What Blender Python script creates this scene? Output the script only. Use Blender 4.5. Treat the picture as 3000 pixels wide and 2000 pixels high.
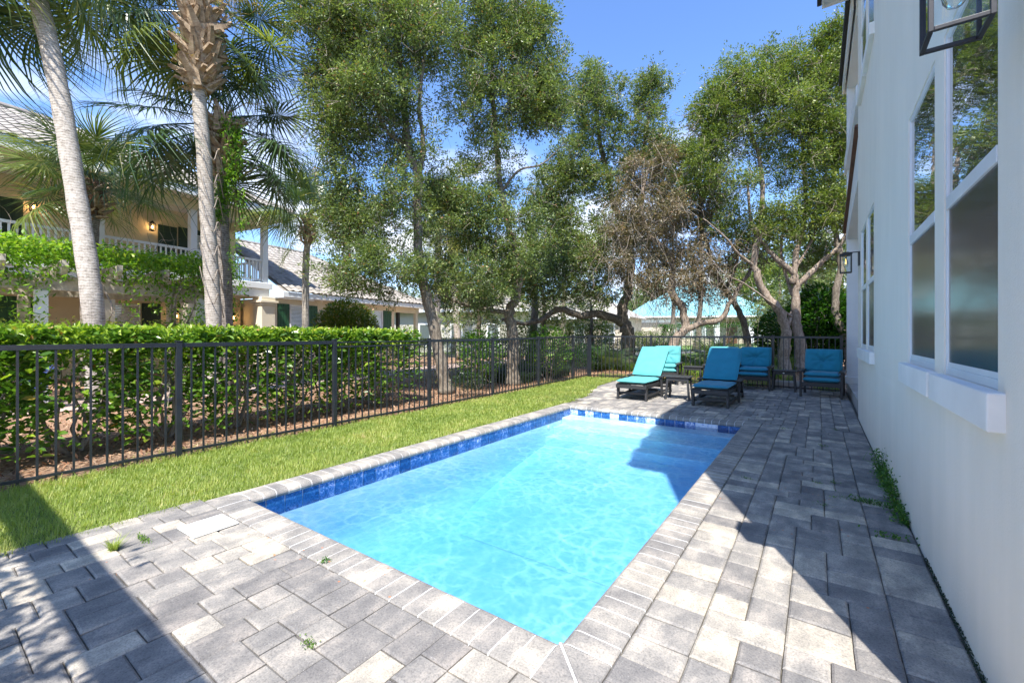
import bpy, math, random
import numpy as np
from mathutils import Vector, Matrix, noise as mnoise

scene = bpy.context.scene
for o in list(bpy.data.objects):
    bpy.data.objects.remove(o)
R = math.radians
rng = np.random.default_rng(7)
random.seed(11)

# ---------------------------------------------------------------- camera
YAW = 35.1
CAMH = 1.28
cam = bpy.data.cameras.new('camera')
camo = bpy.data.objects.new('camera', cam)
scene.collection.objects.link(camo)
cam.sensor_width = 36
cam.lens = 15.276
cam.shift_y = -0.007
cam.clip_start = 0.05
cam.clip_end = 2000
camo.location = (0, 0, CAMH)
camo.rotation_euler = (R(90), 0, R(YAW))
scene.camera = camo

# ---------------------------------------------------------------- light
SUN_EL = 57.5
SUN_DIR = Vector((-0.454, 0.891, 0)).normalized()      # horizontal travel of the light
world = bpy.data.worlds.new('World')
scene.world = world
world.use_nodes = True
nt = world.node_tree
nt.nodes.clear()
wo = nt.nodes.new('ShaderNodeOutputWorld')
bg = nt.nodes.new('ShaderNodeBackground')
sky = nt.nodes.new('ShaderNodeTexSky')
sky.sky_type = 'NISHITA'
sky.sun_disc = False
sky.sun_elevation = R(SUN_EL)
to_sun = -SUN_DIR
sky.sun_rotation = math.atan2(to_sun.x, to_sun.y)
sky.air_density = 1.0
sky.dust_density = 0.35
sky.ozone_density = 2.2
bg.inputs['Strength'].default_value = 0.135
# fair-weather cumulus low over the horizon
tc = nt.nodes.new('ShaderNodeTexCoord')
sep = nt.nodes.new('ShaderNodeSeparateXYZ')
nt.links.new(tc.outputs['Generated'], sep.inputs[0])
mp = nt.nodes.new('ShaderNodeMapping')
mp.inputs['Scale'].default_value = (1.6, 1.6, 4.2)
mp.inputs['Location'].default_value = (0.35, 0.1, 0.2)
nt.links.new(tc.outputs['Generated'], mp.inputs[0])
cn = nt.nodes.new('ShaderNodeTexNoise')
cn.inputs['Scale'].default_value = 2.2
cn.inputs['Detail'].default_value = 9
cn.inputs['Roughness'].default_value = 0.55
nt.links.new(mp.outputs[0], cn.inputs['Vector'])
cr = nt.nodes.new('ShaderNodeMapRange')
cr.inputs[1].default_value = 0.46
cr.inputs[2].default_value = 0.58
nt.links.new(cn.outputs[0], cr.inputs[0])
er = nt.nodes.new('ShaderNodeMapRange')            # fewer clouds higher up
er.inputs[1].default_value = 0.48
er.inputs[2].default_value = 0.20
nt.links.new(sep.outputs[2], er.inputs[0])
mm = nt.nodes.new('ShaderNodeMath'); mm.operation = 'MULTIPLY'
nt.links.new(cr.outputs[0], mm.inputs[0]); nt.links.new(er.outputs[0], mm.inputs[1])
mixc = nt.nodes.new('ShaderNodeMixRGB')
mixc.inputs[2].default_value = (4.6, 4.8, 5.1, 1)
gain = nt.nodes.new('ShaderNodeMixRGB'); gain.blend_type = 'MULTIPLY'; gain.inputs[0].default_value = 1
gain.inputs[2].default_value = (0.66, 0.80, 1.03, 1)
nt.links.new(sky.outputs[0], gain.inputs[1])
nt.links.new(mm.outputs[0], mixc.inputs[0]); nt.links.new(gain.outputs[0], mixc.inputs[1])
nt.links.new(mixc.outputs[0], bg.inputs[0]); nt.links.new(bg.outputs[0], wo.inputs[0])

sl = bpy.data.lights.new('sun', 'SUN')
sl.energy = 3.9
sl.angle = R(0.53)
sl.color = (1.0, 0.955, 0.885)
so = bpy.data.objects.new('sun', sl)
scene.collection.objects.link(so)
ld = Vector((SUN_DIR.x * math.cos(R(SUN_EL)), SUN_DIR.y * math.cos(R(SUN_EL)), -math.sin(R(SUN_EL))))
so.rotation_euler = ld.to_track_quat('-Z', 'Y').to_euler()
scene.view_settings.view_transform = 'Standard'
scene.view_settings.look = 'None'
scene.view_settings.exposure = 1.36
scene.view_settings.gamma = 1
scene.render.resolution_x = 1024
scene.render.resolution_y = 682

# ---------------------------------------------------------------- helpers
C = scene.collection
F = 1273.0; HY = 979.0
cy_, sy_ = math.cos(R(YAW)), math.sin(R(YAW))
def ray(u, v):
    k = (u - 1500) / F
    return Vector((cy_ * k - sy_, sy_ * k + cy_, (HY - v) / F))
def gd(u, v, d): return Vector((0, 0, CAMH)) + ray(u, v) * d
def gz(u, v, z=0.0):
    r = ray(u, v); return Vector((0, 0, CAMH)) + r * ((z - CAMH) / r.z)
def gx(u, v, X):
    r = ray(u, v); return Vector((0, 0, CAMH)) + r * (X / r.x)
def clamp(x, a=0., b=1.): return max(a, min(b, x))
def sstep(x): x = clamp(x); return x * x * (3 - 2 * x)
def hgt(x, y):
    return 0.01 * clamp(y - 7, 0, 5) + 0.28 * sstep((y - 12) / 6) * sstep((x + 8.5) / 4) + 0.2 * sstep((y - 20) / 20)

def tag(o, label=None, cat=None, group=None, kind=None):
    if label: o['label'] = label
    if cat: o['category'] = cat
    if group: o['group'] = group
    if kind: o['kind'] = kind
    return o
def empty(name, loc=(0, 0, 0), rz=0, label=None, cat=None, group=None, kind=None):
    o = bpy.data.objects.new(name, None)
    o.empty_display_size = 0.1
    C.objects.link(o); o.location = loc; o.rotation_euler = (0, 0, rz)
    return tag(o, label, cat, group, kind)
def link(name, me, parent=None, mat=None, loc=None, rot=None, scale=None):
    o = bpy.data.objects.new(name, me)
    C.objects.link(o)
    if parent: o.parent = parent
    if mat and len(me.materials) == 0: me.materials.append(mat)
    if loc is not None: o.location = loc
    if rot is not None: o.rotation_euler = rot
    if scale is not None: o.scale = scale
    return o
def copy_tree(o, parent=None):
    c = o.copy(); C.objects.link(c); c.parent = parent
    for ch in list(o.children): copy_tree(ch, c)
    return c
def prim(name, verts, faces, smooth=False):
    me = bpy.data.meshes.new(name); me.from_pydata([tuple(v) for v in verts], [], faces); me.update()
    if smooth: me.polygons.foreach_set('use_smooth', [True] * len(me.polygons))
    return me
def npmesh(name, V, nper, tone=None, smooth=False):
    """V: (n*nper,3) verts, each face its own nper verts"""
    n = len(V) // nper
    me = bpy.data.meshes.new(name)
    me.vertices.add(len(V)); me.vertices.foreach_set('co', np.asarray(V, np.float32).ravel())
    me.loops.add(len(V)); me.loops.foreach_set('vertex_index', np.arange(len(V), dtype=np.int32))
    me.polygons.add(n)
    me.polygons.foreach_set('loop_start', np.arange(n, dtype=np.int32) * nper)
    me.polygons.foreach_set('loop_total', np.full(n, nper, np.int32))
    me.update(calc_edges=True)
    if tone is not None:
        a = me.attributes.new('tone', 'FLOAT', 'FACE'); a.data.foreach_set('value', np.asarray(tone, np.float32))
    return me
def rotm(ax, ang): return Matrix.Rotation(ang, 3, ax)
class MB:
    def __init__(s): s.v = []; s.f = []; s.t = []
    def add(s, vs, fs, tone=0.5):
        b = len(s.v); s.v += [tuple(v) for v in vs]
        for f in fs: s.f.append(tuple(i + b for i in f)); s.t.append(tone)
        return s
    def box(s, a, b, m=None, tone=0.5):
        x0, y0, z0 = a; x1, y1, z1 = b
        vs = [Vector(p) for p in ((x0,y0,z0),(x1,y0,z0),(x1,y1,z0),(x0,y1,z0),(x0,y0,z1),(x1,y0,z1),(x1,y1,z1),(x0,y1,z1))]
        if m is not None: vs = [m @ v for v in vs]
        return s.add(vs, [(0,3,2,1),(4,5,6,7),(0,1,5,4),(1,2,6,5),(2,3,7,6),(3,0,4,7)], tone)
    def beam(s, p, q, w, h, up=(0,0,1), tone=0.5):
        p, q = Vector(p), Vector(q); d = (q - p); L = d.length; d.normalize()
        sd = d.cross(Vector(up)); sd = sd.normalized() if sd.length > 1e-4 else Vector((1, 0, 0))
        u = sd.cross(d)
        vs = [c + sd * a * w / 2 + u * b * h / 2 for c in (p, q) for a, b in ((-1,-1),(1,-1),(1,1),(-1,1))]
        return s.add(vs, [(0,1,2,3),(7,6,5,4),(0,4,5,1),(1,5,6,2),(2,6,7,3),(3,7,4,0)], tone)
    def tube(s, pts, rad, n=8, cap=True, tone=0.5):
        pts = [Vector(p) for p in pts]; N = len(pts); vs = []
        prev = None
        for i, p in enumerate(pts):
            d = (pts[min(i+1, N-1)] - pts[max(i-1, 0)]); d.normalize()
            a = prev if prev is not None else (Vector((1,0,0)) if abs(d.x) < .8 else Vector((0,1,0)))
            a = (a - d * a.dot(d)); a = a.normalized() if a.length > 1e-5 else d.orthogonal().normalized()
            prev = a; b = d.cross(a)
            r = rad[i] if hasattr(rad, '__len__') else rad
            for k in range(n):
                t = 2 * math.pi * k / n; vs.append(p + a * (r * math.cos(t)) + b * (r * math.sin(t)))
        fs = [(i*n+k, i*n+(k+1) % n, (i+1)*n+(k+1) % n, (i+1)*n+k) for i in range(N-1) for k in range(n)]
        if cap: fs += [tuple(range(n))[::-1], tuple((N-1)*n + k for k in range(n))]
        return s.add(vs, fs, tone)
    def lathe(s, prof, n=16, c=(0,0,0), tone=0.5):
        vs = [(c[0] + r*math.cos(2*math.pi*k/n), c[1] + r*math.sin(2*math.pi*k/n), c[2] + z) for r, z in prof for k in range(n)]
        fs = [(i*n+k, i*n+(k+1) % n, (i+1)*n+(k+1) % n, (i+1)*n+k) for i in range(len(prof)-1) for k in range(n)]
        return s.add(vs, fs, tone)
    def mesh(s, name, smooth=False):
        me = prim(name, s.v, s.f, smooth)
        a = me.attributes.new('tone', 'FLOAT', 'FACE'); a.data.foreach_set('value', s.t)
        return me
    def build(s, name, mat, parent=None, bevel=0, smooth=False, loc=None, rot=None, seg=2):
        o = link(name, s.mesh(name, smooth), parent, mat, loc, rot)
        if bevel:
            m = o.modifiers.new('bevel', 'BEVEL'); m.width = bevel; m.segments = seg; m.limit_method = 'ANGLE'; m.angle_limit = R(40)
        return o

# ---------------------------------------------------------------- materials
def mat(name):
    m = bpy.data.materials.new(name); m.use_nodes = True
    return m, m.node_tree, m.node_tree.nodes['Principled BSDF']
def nd(t, typ, **k):
    n = t.nodes.new(typ)
    for a, b in k.items(): setattr(n, a, b)
    return n
def noise_tex(t, scale, detail=6, rough=.55, coord='Object', vec=None, sc3=None):
    n = nd(t, 'ShaderNodeTexNoise'); n.inputs['Scale'].default_value = scale
    n.inputs['Detail'].default_value = detail; n.inputs['Roughness'].default_value = rough
    if vec is None: c = nd(t, 'ShaderNodeTexCoord'); vec = c.outputs[coord]
    if sc3:
        m = nd(t, 'ShaderNodeMapping'); m.inputs['Scale'].default_value = sc3; t.links.new(vec, m.inputs[0]); vec = m.outputs[0]
    t.links.new(vec, n.inputs['Vector']); return n
def ramp(t, src, stops):
    r = nd(t, 'ShaderNodeValToRGB'); e = r.color_ramp.elements
    while len(e) > 1: e.remove(e[-1])
    e[0].position = stops[0][0]; e[0].color = (*stops[0][1], 1)
    for p, c in stops[1:]: x = e.new(p); x.color = (*c, 1)
    t.links.new(src, r.inputs[0]); return r
def mixrgb(t, fac, a, b, mode='MIX'):
    m = nd(t, 'ShaderNodeMixRGB', blend_type=mode)
    for i, x in ((0, fac), (1, a), (2, b)):
        if isinstance(x, bpy.types.NodeSocket): t.links.new(x, m.inputs[i])
        elif i == 0: m.inputs[0].default_value = x
        else: m.inputs[i].default_value = (*x, 1)
    return m.outputs[0]
def bump(t, bsdf, h, strength=.3, dist=.01, normal=None):
    b = nd(t, 'ShaderNodeBump'); b.inputs['Strength'].default_value = strength; b.inputs['Distance'].default_value = dist
    t.links.new(h, b.inputs['Height']); t.links.new(b.outputs[0], bsdf.inputs['Normal']); return b
def simple(name, col, rough=.6, var=.15, scale=8, bmp=0.1, bscale=60, metal=0, bdist=.003, detail=5):
    m, t, b = mat(name)
    n = noise_tex(t, scale, detail)
    r = ramp(t, n.outputs[0], [(.3, tuple(c * (1 - var) for c in col)), (.7, tuple(min(1, c * (1 + var)) for c in col))])
    t.links.new(r.outputs[0], b.inputs['Base Color'])
    b.inputs['Roughness'].default_value = rough; b.inputs['Metallic'].default_value = metal
    if bmp: bump(t, b, noise_tex(t, bscale, 4).outputs[0], bmp, bdist)
    return m
M = {}
M['stucco'] = simple('white_stucco', (.89, .835, .74), .85, .03, 1.2, .35, 70, bdist=.004)
def stucco_streaks():
    m = M['stucco']; t = m.node_tree; b = t.nodes['Principled BSDF']
    bump(t, b, mixrgb(t, .5, noise_tex(t, 95, 6, .7).outputs[0], noise_tex(t, 9, 6, .6, sc3=(1, 1.4, .8)).outputs[0]), .55, .010)
    n = noise_tex(t, 1.0, 9, .65, sc3=(5, 5, .5))
    r = ramp(t, n.outputs[0], [(.30, (.93, .945, .94)), (.62, (1, 1, 1))])
    src = b.inputs['Base Color'].links[0].from_socket
    t.links.new(mixrgb(t, 1, src, r.outputs[0], 'MULTIPLY'), b.inputs['Base Color'])
stucco_streaks()
M['white_trim'] = simple('white_trim', (.82, .83, .83), .5, .03, 3, .04, 50)
M['sill'] = simple('white_sill_stucco', (.80, .80, .78), .8, .06, 4, .3, 90)
M['vinyl'] = simple('window_vinyl', (.74, .77, .80), .35, .05, 5, 0)
M['yellow_stucco'] = simple('yellow_stucco', (.72, .60, .40), .9, .06, 2, .3, 60)
M['cream_stucco'] = simple('cream_stucco', (.74, .66, .50), .9, .06, 2, .3, 60)
M['beige_wall'] = simple('beige_wall', (.46, .40, .31), .9, .12, 1, .1, 40)
M['pale_wall'] = simple('pale_wall', (.50, .48, .42), .9, .1, 1, .1, 40)
M['fence'] = simple('fence_paint', (.020, .024, .031), .38, .25, 6, .05, 80)
M['black_metal'] = simple('black_metal', (.018, .018, .019), .42, .2, 20, .1, 120)
M['shutter'] = simple('green_shutter_paint', (.018, .085, .034), .5, .15, 6, .1, 40)
M['shutter_dark'] = simple('dark_green_shutter_paint', (.02, .045, .03), .5, .15, 6, .1, 40)
M['concrete'] = simple('concrete', (.42, .40, .37), .9, .15, 5, .4, 60)
M['asphalt'] = simple('asphalt', (.16, .16, .165), .9, .15, 5, .3, 120)
M['drive'] = simple('pale_drive', (.56, .54, .50), .9, .1, 2, .2, 60)
M['pink_path'] = simple('pink_paving', (.46, .34, .29), .9, .18, 9, .4, 50)
M['plastic_white'] = simple('white_plastic', (.86, .85, .80), .4, .02, 4, 0)
M['bulb_metal'] = simple('brass', (.45, .33, .12), .3, .1, 10, 0, metal=1)
M['dark'] = simple('dark_interior', (.03, .032, .03), .8, .2, 3, 0)
M['door_wood'] = simple('brown_door', (.12, .05, .025), .5, .2, 5, .1, 30)
M['weathered'] = simple('weathered_paint_wood', (.46, .41, .33), .8, .3, 12, .4, 40)
M['roof_dark'] = simple('roof_dark', (.035, .033, .032), .8, .2, 6, .2, 40)
M['blue_plastic'] = simple('blue_fabric', (.01, .03, .13), .7, .3, 8, 0)
M['wood_grey'] = simple('branch_bark', (.27, .225, .18), .95, .35, 9, .6, 30, bdist=.01)
def m_poly():
    m, t, b = mat('black_recycled_lumber')
    n = noise_tex(t, 30, 5, sc3=(3, 3, 3)); r = ramp(t, n.outputs[0], [(.3, (.020, .020, .021)), (.75, (.045, .044, .044))])
    t.links.new(r.outputs[0], b.inputs['Base Color']); b.inputs['Roughness'].default_value = .55
    bump(t, b, noise_tex(t, 25, 6, sc3=(9, 1, 9)).outputs[0], .25, .003); return m
M['lumber'] = m_poly()
def m_fabric(name, c):
    m, t, b = mat(name)
    n = noise_tex(t, 5, 5); r = ramp(t, n.outputs[0], [(.3, tuple(x * .88 for x in c)), (.7, tuple(x * 1.1 for x in c))])
    w = noise_tex(t, 420, 2)
    col = mixrgb(t, .25, r.outputs[0], ramp(t, w.outputs[0], [(.35, tuple(x * .6 for x in c)), (.65, tuple(min(1, x * 1.35) for x in c))]).outputs[0])
    t.links.new(col, b.inputs['Base Color']); b.inputs['Roughness'].default_value = .9
    b.inputs['Sheen Weight'].default_value = .15
    h = mixrgb(t, .75, w.outputs[0], noise_tex(t, 14, 3).outputs[0]); bump(t, b, h, .35, .006); return m
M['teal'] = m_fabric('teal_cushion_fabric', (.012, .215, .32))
M['teal_aqua'] = m_fabric('sunlit_teal_cushion_fabric', (.085, .36, .37))  # lit copy of the teal fabric, sunlight put into the colour
def m_paver(name, coping=False):
    m, t, b = mat(name)
    at = nd(t, 'ShaderNodeAttribute', attribute_name='tone')
    g = nd(t, 'ShaderNodeNewGeometry')
    base = ramp(t, at.outputs['Fac'], [(0, (.19, .178, .17)), (.3, (.238, .224, .21)), (.6, (.31, .288, .26)), (.85, (.41, .37, .31)), (1, (.48, .425, .345))])
    blot = noise_tex(t, 4.5, 8, .62, vec=g.outputs['Position'], sc3=(1.6, 1, 1) if not coping else (1, 1, 1))
    bl = ramp(t, blot.outputs[0], [(.34, (.62, .63, .65)), (.50, (.90, .90, .89)), (.64, (1.36, 1.31, 1.23))])
    col = mixrgb(t, 1 if not coping else 1, base.outputs[0], bl.outputs[0], 'MULTIPLY')
    fine = noise_tex(t, 120, 4, .7, vec=g.outputs['Position'])
    fr = ramp(t, fine.outputs[0], [(.30, (.55, .55, .56)), (.5, (1, 1, 1)), (.72, (1.25, 1.22, 1.18))])
    col = mixrgb(t, 1, col, fr.outputs[0], 'MULTIPLY')
    vo = nd(t, 'ShaderNodeTexVoronoi'); vo.inputs['Scale'].default_value = 75; t.links.new(g.outputs['Position'], vo.inputs['Vector'])
    sp = nd(t, 'ShaderNodeMapRange'); sp.inputs[1].default_value = .13; sp.inputs[2].default_value = .07; sp.inputs[4].default_value = .38; t.links.new(vo.outputs['Distance'], sp.inputs[0])
    col = mixrgb(t, sp.outputs[0], col, (.62, .60, .57))
    vr = nd(t, 'ShaderNodeTexVoronoi'); vr.inputs['Scale'].default_value = 13; t.links.new(g.outputs['Position'], vr.inputs['Vector'])
    sr = nd(t, 'ShaderNodeMapRange'); sr.inputs[1].default_value = .10; sr.inputs[2].default_value = .06; t.links.new(vr.outputs['Distance'], sr.inputs[0])
    n2 = noise_tex(t, 1.1, 2, vec=g.outputs['Position']); k = nd(t, 'ShaderNodeMath', operation='GREATER_THAN'); k.inputs[1].default_value = .56; t.links.new(n2.outputs[0], k.inputs[0])
    k2 = nd(t, 'ShaderNodeMath', operation='MULTIPLY'); t.links.new(sr.outputs[0], k2.inputs[0]); t.links.new(k.outputs[0], k2.inputs[1])
    k3 = nd(t, 'ShaderNodeMath', operation='MULTIPLY'); k3.inputs[1].default_value = .7; t.links.new(k2.outputs[0], k3.inputs[0])
    col = mixrgb(t, k3.outputs[0], col, (.55, .16, .03))
    t.links.new(col, b.inputs['Base Color']); b.inputs['Roughness'].default_value = .85
    h = mixrgb(t, .5, fine.outputs[0], blot.outputs[0]); bump(t, b, h, .5, .004)
    return m
M['paver'] = m_paver('tumbled_paver'); M['coping'] = m_paver('coping_paver', True)
M['joint'] = simple('joint_sand', (.11, .10, .08), .95, .4, 30, .5, 80)
M['grout'] = simple('white_grout', (.72, .72, .70), .8, .08, 20, .2, 90)
def m_tile():
    m, t, b = mat('blue_glazed_tile')
    at = nd(t, 'ShaderNodeAttribute', attribute_name='tone')
    g = nd(t, 'ShaderNodeNewGeometry')
    n = noise_tex(t, 24, 8, .75, vec=g.outputs['Position']); n.inputs['Distortion'].default_value = 1.2
    a = nd(t, 'ShaderNodeMath', operation='MULTIPLY_ADD'); a.inputs[1].default_value = .35; t.links.new(at.outputs['Fac'], a.inputs[0]); t.links.new(n.outputs[0], a.inputs[2])
    r = ramp(t, a.outputs[0], [(.40, (.006, .03, .12)), (.52, (.012, .085, .26)), (.62, (.03, .14, .38)), (.70, (.22, .30, .58)), (.80, (.66, .70, .78))])
    t.links.new(r.outputs[0], b.inputs['Base Color']); b.inputs['Roughness'].default_value = .12
    bump(t, b, n.outputs[0], .1, .003); return m
M['tile'] = m_tile()
def m_plaster():
    m, t, b = mat('pool_plaster')
    n = noise_tex(t, 2, 5); r = ramp(t, n.outputs[0], [(.3, (.76, .85, .87)), (.7, (.82, .89, .90))])
    t.links.new(r.outputs[0], b.inputs['Base Color']); b.inputs['Roughness'].default_value = .7; return m
M['plaster'] = m_plaster()
def m_water():
    m = bpy.data.materials.new('pool_water'); m.use_nodes = True; t = m.node_tree; t.nodes.clear()
    out = nd(t, 'ShaderNodeOutputMaterial'); g = nd(t, 'ShaderNodeNewGeometry')
    tr = nd(t, 'ShaderNodeBsdfTransparent'); gl = nd(t, 'ShaderNodeBsdfGlossy'); gl.inputs['Roughness'].default_value = .03
    mx = nd(t, 'ShaderNodeMixShader'); fr = nd(t, 'ShaderNodeFresnel'); fr.inputs['IOR'].default_value = 1.33
    # caustic web painted into the surface tint, in place of focused light
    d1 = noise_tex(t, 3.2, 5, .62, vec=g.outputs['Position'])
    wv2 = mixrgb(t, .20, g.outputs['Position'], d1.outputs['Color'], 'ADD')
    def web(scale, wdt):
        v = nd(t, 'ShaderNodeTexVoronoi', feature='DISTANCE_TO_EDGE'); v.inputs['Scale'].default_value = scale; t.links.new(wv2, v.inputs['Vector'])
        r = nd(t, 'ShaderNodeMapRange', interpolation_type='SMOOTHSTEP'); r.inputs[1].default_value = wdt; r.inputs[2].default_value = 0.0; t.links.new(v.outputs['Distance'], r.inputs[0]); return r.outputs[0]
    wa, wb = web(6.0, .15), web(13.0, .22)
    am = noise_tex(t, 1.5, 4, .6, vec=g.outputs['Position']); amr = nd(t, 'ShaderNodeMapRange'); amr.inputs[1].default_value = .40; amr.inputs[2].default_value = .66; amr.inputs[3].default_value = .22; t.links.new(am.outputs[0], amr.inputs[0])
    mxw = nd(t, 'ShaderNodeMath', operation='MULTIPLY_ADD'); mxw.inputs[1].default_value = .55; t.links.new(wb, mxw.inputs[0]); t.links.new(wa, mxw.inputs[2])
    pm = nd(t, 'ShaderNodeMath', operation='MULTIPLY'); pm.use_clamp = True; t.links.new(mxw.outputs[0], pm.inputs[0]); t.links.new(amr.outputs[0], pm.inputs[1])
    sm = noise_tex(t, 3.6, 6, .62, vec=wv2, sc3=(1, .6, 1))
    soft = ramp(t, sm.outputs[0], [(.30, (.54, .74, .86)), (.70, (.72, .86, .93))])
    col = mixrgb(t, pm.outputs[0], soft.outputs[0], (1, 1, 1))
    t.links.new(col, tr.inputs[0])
    b = nd(t, 'ShaderNodeBump'); b.inputs['Strength'].default_value = .55; b.inputs['Distance'].default_value = .02
    h1 = noise_tex(t, 9, 4, .55, vec=wv2); t.links.new(h1.outputs[0], b.inputs['Height'])
    for s in (gl, fr): t.links.new(b.outputs[0], s.inputs['Normal'])
    t.links.new(fr.outputs[0], mx.inputs[0]); t.links.new(tr.outputs[0], mx.inputs[1]); t.links.new(gl.outputs[0], mx.inputs[2])
    va = nd(t, 'ShaderNodeVolumeAbsorption'); va.inputs['Color'].default_value = (.03, .56, .84, 1); va.inputs['Density'].default_value = .60; t.links.new(va.outputs[0], out.inputs['Volume'])
    t.links.new(mx.outputs[0], out.inputs[0]); return m
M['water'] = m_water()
def m_glass_dark(name, base=(.012, .016, .015), refl=.55, wav=.02, rough=.015, mul=1.0):
    m, t, b = mat(name); out = t.nodes['Material Output']
    b.inputs['Base Color'].default_value = (*base, 1); b.inputs['Roughness'].default_value = .2
    gl = nd(t, 'ShaderNodeBsdfGlossy'); gl.inputs['Roughness'].default_value = rough; gl.inputs['Color'].default_value = (.93, .96, .95, 1)
    mx = nd(t, 'ShaderNodeMixShader'); fr = nd(t, 'ShaderNodeFresnel'); fr.inputs['IOR'].default_value = 1.9
    a = nd(t, 'ShaderNodeMath', operation='MAXIMUM'); a.inputs[1].default_value = refl; fm = nd(t, 'ShaderNodeMath', operation='MULTIPLY'); fm.inputs[1].default_value = mul; t.links.new(fr.outputs[0], fm.inputs[0]); t.links.new(fm.outputs[0], a.inputs[0])
    t.links.new(a.outputs[0], mx.inputs[0]); t.links.new(b.outputs[0], mx.inputs[1]); t.links.new(gl.outputs[0], mx.inputs[2]); t.links.new(mx.outputs[0], out.inputs[0])
    bp = nd(t, 'ShaderNodeBump'); bp.inputs['Strength'].default_value = wav; bp.inputs['Distance'].default_value = .02
    n = noise_tex(t, 2.2, 2, sc3=(1, 1, 4)); t.links.new(n.outputs[0], bp.inputs['Height']); t.links.new(bp.outputs[0], gl.inputs['Normal'])
    return m
M['glass'] = m_glass_dark('window_glass', refl=.66, wav=.05)
M['glass_far'] = m_glass_dark('far_window_glass', (.10, .13, .14), .3, .1)
M['screen'] = m_glass_dark('insect_screen', (.038, .041, .043), .02, .01, .05, .09)
def m_clear():
    m = bpy.data.materials.new('clear_glass'); m.use_nodes = True; t = m.node_tree; t.nodes.clear()
    out = nd(t, 'ShaderNodeOutputMaterial'); tr = nd(t, 'ShaderNodeBsdfTransparent'); tr.inputs[0].default_value = (.93, .96, .95, 1)
    gl = nd(t, 'ShaderNodeBsdfGlossy'); gl.inputs['Roughness'].default_value = .02; mx = nd(t, 'ShaderNodeMixShader'); fr = nd(t, 'ShaderNodeFresnel'); fr.inputs['IOR'].default_value = 1.5
    t.links.new(fr.outputs[0], mx.inputs[0]); t.links.new(tr.outputs[0], mx.inputs[1]); t.links.new(gl.outputs[0], mx.inputs[2]); t.links.new(mx.outputs[0], out.inputs[0]); return m
M['clear'] = m_clear()
def m_emit(name, c, s):
    m, t, b = mat(name); b.inputs['Base Color'].default_value = (*c, 1); b.inputs['Emission Color'].default_value = (*c, 1); b.inputs['Emission Strength'].default_value = s; return m
M['flame'] = m_emit('lamp_glow', (1, .55, .16), 9)
M['filament'] = m_emit('filament_glow', (1, .62, .12), 1.6)
def m_leaf(name, stops, trans=.35, rough=.42):
    m, t, b = mat(name); out = t.nodes['Material Output']
    at = nd(t, 'ShaderNodeAttribute', attribute_name='tone')
    r = ramp(t, at.outputs['Fac'], stops)
    t.links.new(r.outputs[0], b.inputs['Base Color']); b.inputs['Roughness'].default_value = rough
    tl = nd(t, 'ShaderNodeBsdfTranslucent')
    tint = mixrgb(t, 1, r.outputs[0], (1.25, 1.3, .6), 'MULTIPLY')
    t.links.new(tint, tl.inputs[0]); mx = nd(t, 'ShaderNodeMixShader'); mx.inputs[0].default_value = trans
    t.links.new(b.outputs[0], mx.inputs[1]); t.links.new(tl.outputs[0], mx.inputs[2]); t.links.new(mx.outputs[0], out.inputs[0]); return m
OAKS = [(0, (.055, .085, .034)), (.35, (.125, .18, .058)), (.7, (.235, .30, .085)), (.9, (.36, .39, .12)), (.96, (.30, .20, .08)), (1, (.27, .11, .05))]
M['oak_leaf'] = m_leaf('oak_leaf', OAKS, .32)
M['oak_leaf_green'] = m_leaf('fresh_oak_leaf', [(0, (.07, .12, .03)), (.4, (.15, .21, .045)), (.8, (.26, .32, .065)), (1, (.38, .38, .09))], .35)
M['oak_leaf_brown'] = m_leaf('dry_oak_leaf', [(0, (.08, .08, .045)), (.4, (.17, .15, .085)), (.75, (.28, .21, .13)), (1, (.32, .18, .10))], .3)
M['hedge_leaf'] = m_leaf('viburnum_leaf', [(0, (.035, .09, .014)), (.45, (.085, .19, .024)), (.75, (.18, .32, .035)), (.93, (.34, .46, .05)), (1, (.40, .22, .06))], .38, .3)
M['hedge_top'] = m_leaf('sunlit_hedge_leaf', [(0, (.10, .20, .02)), (.4, (.22, .35, .03)), (.8, (.40, .50, .05)), (1, (.44, .26, .07))], .42, .35)  # young yellow-green leaf, colour lightened to stand for sun on the top
M['gloss_leaf'] = m_leaf('magnolia_leaf', [(0, (.012, .045, .008)), (.6, (.035, .11, .012)), (.9, (.10, .23, .02)), (1, (.25, .30, .04))], .25, .22)
M['box_leaf'] = m_leaf('clipped_hedge_leaf', [(0, (.06, .10, .018)), (.5, (.16, .20, .035)), (1, (.34, .36, .08))], .3, .4)
M['orange_leaf'] = m_leaf('orange_tipped_leaf', [(0, (.06, .11, .014)), (.55, (.14, .20, .022)), (.8, (.26, .24, .03)), (.9, (.45, .20, .04)), (1, (.5, .13, .04))], .3, .35)
M['vine_leaf'] = m_leaf('vine_leaf', [(0, (.04, .11, .012)), (.4, (.11, .25, .022)), (.8, (.27, .45, .035)), (1, (.44, .52, .07))], .45, .35)
M['weed_leaf'] = m_leaf('weed_leaf', [(0, (.03, .10, .02)), (.7, (.09, .22, .03)), (1, (.35, .45, .05))], .4, .45)
M['grass'] = m_leaf('lawn_blade', [(0, (.17, .26, .045)), (.5, (.32, .40, .085)), (.85, (.48, .50, .15)), (1, (.56, .48, .24))], .45, .5)
M['ground_cover'] = m_leaf('ground_cover_leaf', [(0, (.05, .11, .018)), (.6, (.15, .26, .035)), (1, (.36, .42, .08))], .4, .45)
M['liriope'] = m_leaf('dark_strap_leaf', [(0, (.012, .03, .010)), (.7, (.03, .065, .018)), (1, (.10, .15, .04))], .2, .4)
M['palm_leaf'] = m_leaf('palm_frond', [(0, (.035, .075, .036)), (.5, (.075, .13, .055)), (.85, (.17, .22, .08)), (1, (.36, .32, .13))], .3, .30)
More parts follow.
